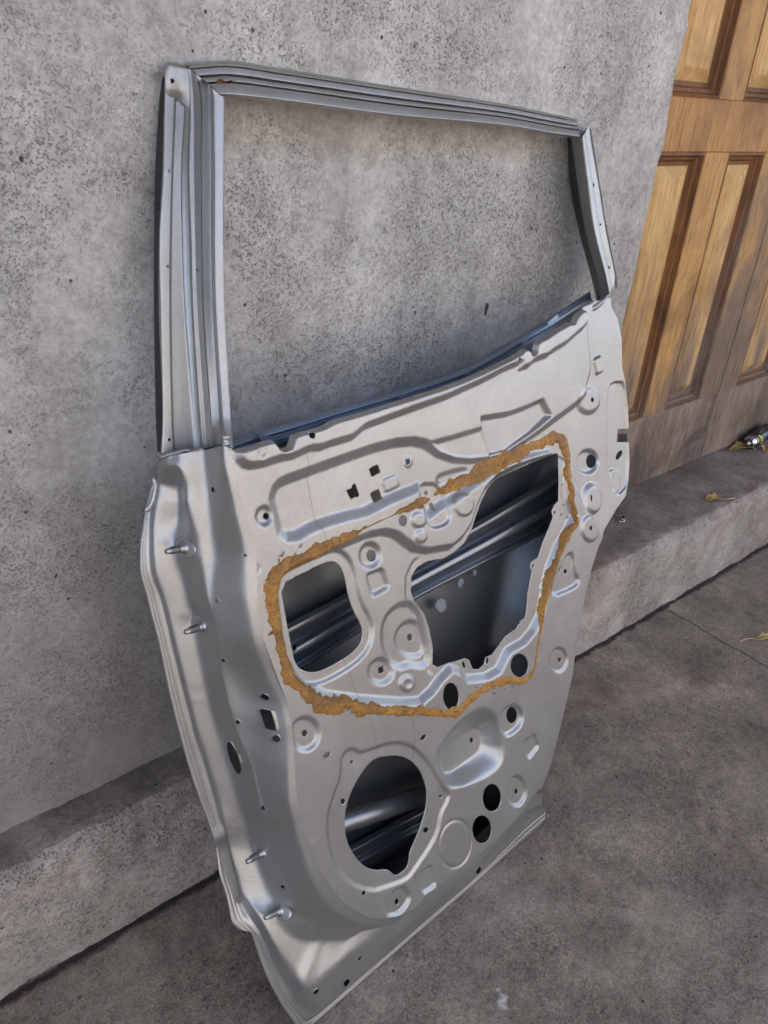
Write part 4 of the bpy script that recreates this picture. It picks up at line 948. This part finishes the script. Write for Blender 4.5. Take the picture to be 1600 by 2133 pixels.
bead(bw(ZD, 2.19, (205, 695, 26), (232, 725, 26), (268, 765, 48), (320, 795, 52), (400, 812, 46), (440, 790, 40), (480, 815, 42), (560, 825, 30), (640, 828, 28), (720, 832, 34), (800, 834, 28), (850, 836, 28), (900, 840, 28), (945, 832, 36), (985, 790, 34), (1040, 745, 30), (1100, 712, 34), (1160, 692, 32), (1220, 694, 26), (1262, 680, 26), (1290, 640, 12), (1303, 560, 10), (1315, 480, 10), (1328, 400, 20), (1342, 330, 22), (1350, 295, 24), (1358, 255, 24), (1368, 220, 20)), seed=4)
bead(bw(ZC, 2.46, (1075, 1200, 26), (1082, 1150, 40), (1105, 1080, 36), (1140, 985, 28), (1182, 890, 34), (1222, 838, 28), (1222, 785, 18), (1205, 720, 14), (1202, 650, 34), (1198, 560, 38), (1196, 500, 44), (1184, 440, 58), (1150, 398, 56), (1100, 410, 44), (1040, 436, 38), (960, 475, 46), (880, 505, 50), (800, 545, 60), (730, 585, 62), (690, 612, 44), (640, 634, 46), (580, 662, 34), (530, 694, 10)), seed=5)
for i in range(70):                           # torn strings and crumbs beside the beads
    src = random.choice([((560, 1190), (562, 1330)), ((575, 1180), (680, 1130)), ((600, 1420), (700, 1475)), ((700, 1478), (900, 1482)), ((950, 1460), (1090, 1412)), ((1185, 980), (1190, 1080)), ((1120, 1300), (1180, 1120)), ((1040, 950), (1120, 925)), ((910, 1020), (1000, 985))])
    u = random.random(); p = (src[0][0] + (src[1][0] - src[0][0]) * u + random.uniform(-16, 16), src[0][1] + (src[1][1] - src[0][1]) * u + random.uniform(-12, 12))
    a = random.uniform(0, 6.28); ln = random.uniform(3, 11); s, t = st(p, D0); pts = []
    for k in range(5):
        pts.append((s, t, panel_z(s, t) + .0006 + .0012 * math.sin(k))); s += math.cos(a) * ln * .0002; t += math.sin(a) * ln * .0002; a += random.uniform(-.7, .7)
    if all(-.02 < sdf(np.array([[q[0], q[1]]]), OUTLINE)[0] < 0 or True for q in pts[:1]): tube('sealant_string', pts, [.0007, .0006, .0005, .0004, .0002], M_SEAL if i % 3 else M_LINE, DOOR, 5)

# ---- hinge studs -------------------------------------------------------------------
def stud(base, tip):
    k = epos(ZP, *base); b = E.reshape(-1, 3)[k]; t = np.array(L3(tip, b[2] + .007)); d = t - b; Ln = np.linalg.norm(d); d /= Ln
    root = bpy.data.objects.new('hinge_stud', None); COL.objects.link(root); root.parent = DOOR; root.location = Vector(b)
    q = Vector(d).to_track_quat('Z', 'Y'); root.rotation_euler = q.to_euler()
    V = []; Fc = []; rings = [(-.004, .0078), (.0010, .0078), (.0020, .0060), (.003, .0052), (.006, .0050)]
    z = .007
    while z < Ln * .72: rings += [(z, .0045), (z + .0007, .0037)]; z += .0014
    rings += [(Ln * .74, .0040), (Ln * .80, .0034), (Ln * .97, .0033), (Ln, .0028)]
    sg = 20
    for z, r in rings:
        for i in range(sg): a = 6.2832 * i / sg; V.append((r * math.cos(a), r * math.sin(a), z))
    for j in range(len(rings) - 1):
        for i in range(sg): Fc.append((j * sg + i, j * sg + (i + 1) % sg, (j + 1) * sg + (i + 1) % sg, (j + 1) * sg + i))
    Fc.append(tuple((len(rings) - 1) * sg + i for i in range(sg)))
    o = mesh_obj('threaded_shank', V, Fc, M_ZINC, root)
    V = []; Fc = []
    for z, r in ((-.003, .0165), (.0006, .0160), (.0010, .0145), (.0008, 0.0)):
        for i in range(28): a = 6.2832 * i / 28; V.append((r * math.cos(a) * .72, r * math.sin(a) * 1.15, z))
    for j in range(3):
        for i in range(28): Fc.append((j * 28 + i, j * 28 + (i + 1) % 28, (j + 1) * 28 + (i + 1) % 28, (j + 1) * 28 + i))
    mesh_obj('seat_plate', V, Fc, M_SILVER, root)
for b_, t_ in (((380, 1141), (346, 1149)), ((420, 1304), (386, 1317)), ((547, 1776), (514, 1795)), ((584, 1896), (552, 1912))): stud(b_, t_)

# ---- joints, welds, seam scratches ---------------------------------------------------
def onsurf(fn, pts, off=.0006):
    Ef = E.reshape(-1, 3); out = []
    for p in pts: out.append(tuple(Ef[epos(fn, *p)] + np.array([-off * .6, 0, off])))
    return out
def dense(pts, n=6): return [tuple(p) for p in catmull(np.array(pts, float), n)]
tube('joint_weld', dense([L3(ZE(*p[:2]), p[2]) for p in [(183, 340, -.036), (200, 362, -.030), (250, 350, -.022), (330, 330, -.014), (390, 312, -.008), (425, 325, -.004), (470, 318, .004), (516, 306, .010)]]), .0032, M_SILVER, DOOR, 10, .35)
tube('spot_weld', dense([L3(ZE(*p), .047) for p in [(682, 200), (680, 225), (678, 250), (681, 275), (684, 296)]], 4), [.003, .0045, .0052, .0052, .005, .0042, .0036, .0034, .0036, .0042, .005, .0052, .0048, .004, .0034, .002, .001], M_SILVER, DOOR, 12, .1, flat=.5)
tube('torn_hem', dense([L3(ZE(*p), -.046) for p in [(196, 395), (180, 430), (158, 480), (150, 530), (162, 590), (152, 640), (132, 700), (86, 765)]]), .0030, M_SILVER, DOOR, 8, .5, flat=.45)
for pl in ([(380, 178), (402, 260), (425, 400), (452, 560), (488, 740), (530, 840), (565, 915)], ):
    pts = [st(ZA(*p), D0 - .003) for p in pl]; pts = catmull(np.array(pts), 10); tube('scribed_line', [(a, b, panel_z(a, b) - .00002) for a, b in pts], .00024, M_LINE, DOOR, 5)
for pl in ([(838, 60), (870, 160), (905, 270), (950, 380), (978, 470), (1000, 590)], [(1190, 330), (1208, 480), (1212, 560), (1208, 640)], [(1180, 1225), (1205, 1290), (1250, 1400)]):
    pts = [st(ZF(*p), D0) for p in pl]; pts = catmull(np.array(pts), 10); tube('scribed_line', [(a, b, panel_z(a, b) - .00002) for a, b in pts], .00024, M_LINE, DOOR, 5)
for x, y, r in [(444, 179, .0028), (449, 176, .0020), (455, 181, .0014), (470, 176, .0012), (441, 186, .0016)]:
    a, b = st((x, y), .0); tube('rust_spot', [(a + random.uniform(-1, 1) * .001, b, z) for z in (.0, .012, .016)], [r, r * 1.1, r * .3], M_RUST, DOOR, 9, .5)


# ================================================================== small things on the step and in the yard
def leaf_mat(name, c):
    m, n, b = mat_new(name); v = coords(n)
    a = noise(n, v, 60, 5, 0.6, 0.5)
    cc = mix(n, ramp(n, a, [(0.35, 0.0), (0.65, 1.0)]), tuple(x * .7 for x in c), c)
    n.links.new(cc, b.inputs['Base Color']); b.inputs['Roughness'].default_value = 0.55; bump(n, b, a, 0.0006, 0.6); return m
M_LEAF1 = leaf_mat('leaf_olive_yellow', (0.36, 0.25, 0.045)); M_LEAF2 = leaf_mat('leaf_pale_straw', (0.55, 0.42, 0.16)); M_LEAF3 = leaf_mat('leaf_tan', (0.40, 0.26, 0.09))
M_STALK = leaf_mat('leaf_stalk', (0.55, 0.42, 0.20))
def leaf(loc, ln, wd, rot, curl, mat, stalk, label, seed):
    root = bpy.data.objects.new('fallen_leaf', None); COL.objects.link(root); root.location = loc; root.rotation_euler = (0, 0, rot)
    tag(root, label, 'leaf', 'fallen yellow leaves')
    R_ = random.Random(seed); nu, nv = 26, 14; V = []; Fc = []
    for i in range(nu + 1):
        u = i / nu; w = wd * (math.sin(math.pi * min(1, u * 1.02 + .02)) ** .7) * (1 + .30 * math.sin(u * 14 + seed) * (u > .25))
        for j in range(nv + 1):
            f = j / nv * 2 - 1
            ang = curl * f * (0.7 + .5 * u); r = w / max(abs(curl), .15)
            y = r * math.sin(ang) ; z = r * (1 - math.cos(ang))
            z = z + .006 * math.sin(u * 3.1) + .10 * ln * u * (1 - u) + .0025 * mnoise.noise(Vector((u * 5, f * 3, seed)))
            x = u * ln + .006 * (1 - abs(f)) * (u > .9)
            V.append((x, y + .15 * ln * math.sin(u * 2.6) * .4, z + .0012))
    for i in range(nu):
        for j in range(nv): Fc.append((i * (nv + 1) + j, (i + 1) * (nv + 1) + j, (i + 1) * (nv + 1) + j + 1, i * (nv + 1) + j + 1))
    o = mesh_obj('blade', V, Fc, mat, root)
    md = o.modifiers.new('thickness', 'SOLIDIFY'); md.thickness = .0006
    if stalk: tube('stalk', [(0.002, 0, .004), (-stalk * .3, .002, .006), (-stalk * .7, -.002, .005), (-stalk, -.008, .0025)], [.0011, .0011, .0013, .0018], M_STALK, root, 8)
    return root
leaf(tuple(hit((1502, 1043), 2, KERB_Z)[:2]) + (KERB_Z,), .050, .019, math.radians(150), 1.5, M_LEAF1, .045, 'curled olive yellow leaf with a pale stalk near the edge of the concrete step', 3)
leaf(tuple(hit((1318, 1012), 2, KERB_Z)[:2]) + (KERB_Z,), .085, .008, math.radians(10), 1.4, M_LEAF2, .0, 'thin folded straw coloured leaf at the foot of the wooden door', 5)
leaf(tuple(hit((1518, 940), 2, KERB_Z)[:2]) + (KERB_Z + .002,), .095, .022, math.radians(-28), .9, M_LEAF3, .0, 'tan leaf with a pointed tip lying below the nozzle of the spray can', 8)
leaf((1.70, 0.535, 0.0), .060, .017, math.radians(-38), 1.9, M_LEAF2, .044, 'pale rolled leaf with a long stalk lying on the yard beside the crack', 11)
leaf(tuple(hit((1592, 945), 2, KERB_Z)[:2]) + (KERB_Z,), .060, .012, math.radians(20), 1.0, M_LEAF3, .0, 'brown leaf mostly hidden under the side of the spray can', 14)

def spray_can():
    _n = hit((1557, 926), 2, KERB_Z + .024); ax, ay = _n[0] + .004, _n[1]
    root = bpy.data.objects.new('spray_can', None); COL.objects.link(root)
    r = .0325; root.scale = (.74, .74, .74); root.location = (ax, ay, KERB_Z + r * .74 + .003); root.rotation_euler = (0, 0, math.radians(7))
    tag(root, 'dark spray can with yellow lettering lying on the step by the wooden door', 'spray can')
    def lathe(name, prof, mat, sg=48):
        V = []; Fc = []
        for x, rr in prof:
            for k in range(sg): a = 2 * math.pi * k / sg; V.append((x, rr * math.cos(a), rr * math.sin(a)))
        for i in range(len(prof) - 1):
            for k in range(sg): Fc.append((i * sg + k, (i + 1) * sg + k, (i + 1) * sg + (k + 1) % sg, i * sg + (k + 1) % sg))
        if prof[-1][1] > 0.0005: Fc.append(tuple((len(prof) - 1) * sg + k for k in range(sg)))
        if prof[0][1] > 0.0005: Fc.append(tuple(k for k in range(sg))[::-1])
        return mesh_obj(name, V, Fc, mat, root)
    dark = simple('can_dark_green', (0.018, 0.026, 0.018), .3, .2, bs=30, bd=.0001)
    lathe('can_body', [(.030, r - .0015), (.032, r), (.215, r), (.217, r - .002), (.218, r - .008)], dark)
    lathe('shoulder_ring', [(.024, r - .004), (.0245, r - .0008), (.028, r - .0002), (.030, r - .0016)], M_CHROME)
    lathe('dome', [(.006, .0155), (.008, .0185), (.013, .0235), (.020, .0272), (.0245, .0285), (.025, .0292)], M_CHROME)
    lathe('dark_gasket', [(.0235, r - .0045), (.0225, r - .0022), (.0245, r - .0008)], M_BLACK)
    lathe('valve_cup', [(.010, .0165), (.004, .0160), (.003, .0140), (.0055, .0125), (.009, .0110), (.009, .004)], M_BLACK)
    lathe('nozzle', [(-.010, .0045), (-.0095, .0058), (.000, .0062), (.009, .0064)], simple('nozzle_white', (.75, .73, .72), .4, bs=10, var=.05), 24)
    yel = simple('can_yellow_print', (0.62, 0.50, 0.03), .35, bs=80, var=.12, bd=.0001); grn = simple('can_green_print', (0.10, 0.18, 0.10), .35, bs=80, var=.2, bd=.0001)
    def decal(name, poly, mat):                # (x along the can, angle) wrapped on the body
        V = []; lo = []
        pts = []
        for i in range(len(poly)):
            a, b = poly[i], poly[(i + 1) % len(poly)]
            for k in range(6): pts.append((a[0] + (b[0] - a[0]) * k / 6, a[1] + (b[1] - a[1]) * k / 6))
        cx = sum(p[0] for p in pts) / len(pts); ca = sum(p[1] for p in pts) / len(pts)
        for f in (1.0, .66, .33):
            for p in pts:
                x = cx + (p[0] - cx) * f; a = ca + (p[1] - ca) * f; V.append((x, -(r + .0003) * math.cos(a), (r + .0003) * math.sin(a)))
        n = len(pts); Fc = [(j * n + i, (j + 1) * n + i, (j + 1) * n + (i + 1) % n, j * n + (i + 1) % n) for j in range(2) for i in range(n)] + [tuple(2 * n + i for i in range(n))]
        mesh_obj(name, V, Fc, mat, root)
    # angle 0 faces the yard, positive is up
    decal('yellow_letter', [(.040, 1.02), (.046, 1.10), (.052, 1.00), (.060, 1.05), (.070, .72), (.068, .52), (.056, .50), (.050, .72)], yel)
    decal('yellow_letter', [(.050, .50), (.056, .48), (.058, .42), (.072, .44), (.074, .08), (.054, .10)], yel)
    decal('yellow_letter', [(.053, .04), (.060, .02), (.063, -.12), (.067, .00), (.074, .02), (.072, -.35), (.062, -.55), (.052, -.62), (.054, -.35)], yel)
    decal('yellow_letter', [(.045, -.62), (.053, -.60), (.056, -.74), (.046, -.86)], yel)
    decal('green_band', [(.082, 1.2), (.094, 1.2), (.094, -1.0), (.082, -1.0)], grn)
    decal('green_band', [(.076, 1.35), (.120, 1.35), (.120, 1.22), (.076, 1.22)], grn)
spray_can()

def flange_nut():
    p = hit((1293, 1084), 2, KERB_Z)
    root = bpy.data.objects.new('hex_nut', None); COL.objects.link(root); root.location = (p[0], p[1], KERB_Z + .0015); root.rotation_euler = (.25, -.35, .6)
    tag(root, 'small shiny hexagonal nut lying on the step beside the edge of the car door', 'nut')
    bm = bmesh.new()
    bmesh.ops.create_cone(bm, cap_ends=True, segments=6, radius1=.0082, radius2=.0080, depth=.009, matrix=Matrix.Translation((0, 0, .0075)))
    bmesh.ops.bevel(bm, geom=[e for e in bm.edges], offset=.0007, segments=2, affect='EDGES'); bm_obj('hex_body', bm, M_CHROME, root)
    bm = bmesh.new(); bmesh.ops.create_cone(bm, cap_ends=True, segments=32, radius1=.0115, radius2=.0092, depth=.003, matrix=Matrix.Translation((0, 0, .0018))); bm_obj('flange', bm, M_ZINC, root, True)
    bm = bmesh.new(); bmesh.ops.create_cone(bm, cap_ends=True, segments=24, radius1=.0046, radius2=.0046, depth=.0006, matrix=Matrix.Translation((0, 0, .0124))); bm_obj('bore_shade', bm, M_BLACK, root)  # black disc on the solid nut stands for the shaded hole
flange_nut()
# chips and gouges in the plaster: irregular patches just proud of it, pit shade put in as dark colour
M_PIT_SHADE = simple('plaster_pit_shade', (0.055, 0.052, 0.048), .95, bs=200, var=.4)
def pit(pts, k):
    P = [hit(p, 1, WALL_Y)[[0, 2]] for p in pts]; P = np.array(chaikin([tuple(q) for q in P], 2)); c = P.mean(0)
    def wy(x, z): return WALL_Y + nz(x, 0, z, 1.2, 0.006) + nz(x, 3, z, 7, 0.0028) + nz(x, 7, z, 30, 0.0012)
    V = [(x, wy(x, z) - .0012, z) for x, z in P] + [(c[0] + (x - c[0]) * .5, wy(x, z) - .0008, c[1] + (z - c[1]) * .5) for x, z in P] + [(c[0], wy(*c) - .0006, c[1])]
    n = len(P); Fc = [(i, (i + 1) % n, n + (i + 1) % n, n + i) for i in range(n)] + [(n + i, n + (i + 1) % n, 2 * n) for i in range(n)]
    mesh_obj('chip_shade', V, Fc, M_PIT_SHADE, wall)
pit([(1008, 659), (1010, 645), (1012, 633), (1017, 630), (1019, 636), (1015, 646), (1012, 656)], 1)
pit([(111, 1200), (114, 1191), (118, 1192), (116, 1199), (113, 1202)], 2)
pit([(55, 926), (60, 923), (62, 925), (57, 928)], 3)
pit([(399, 103), (403, 102), (405, 108), (402, 111)], 4)

#PART5
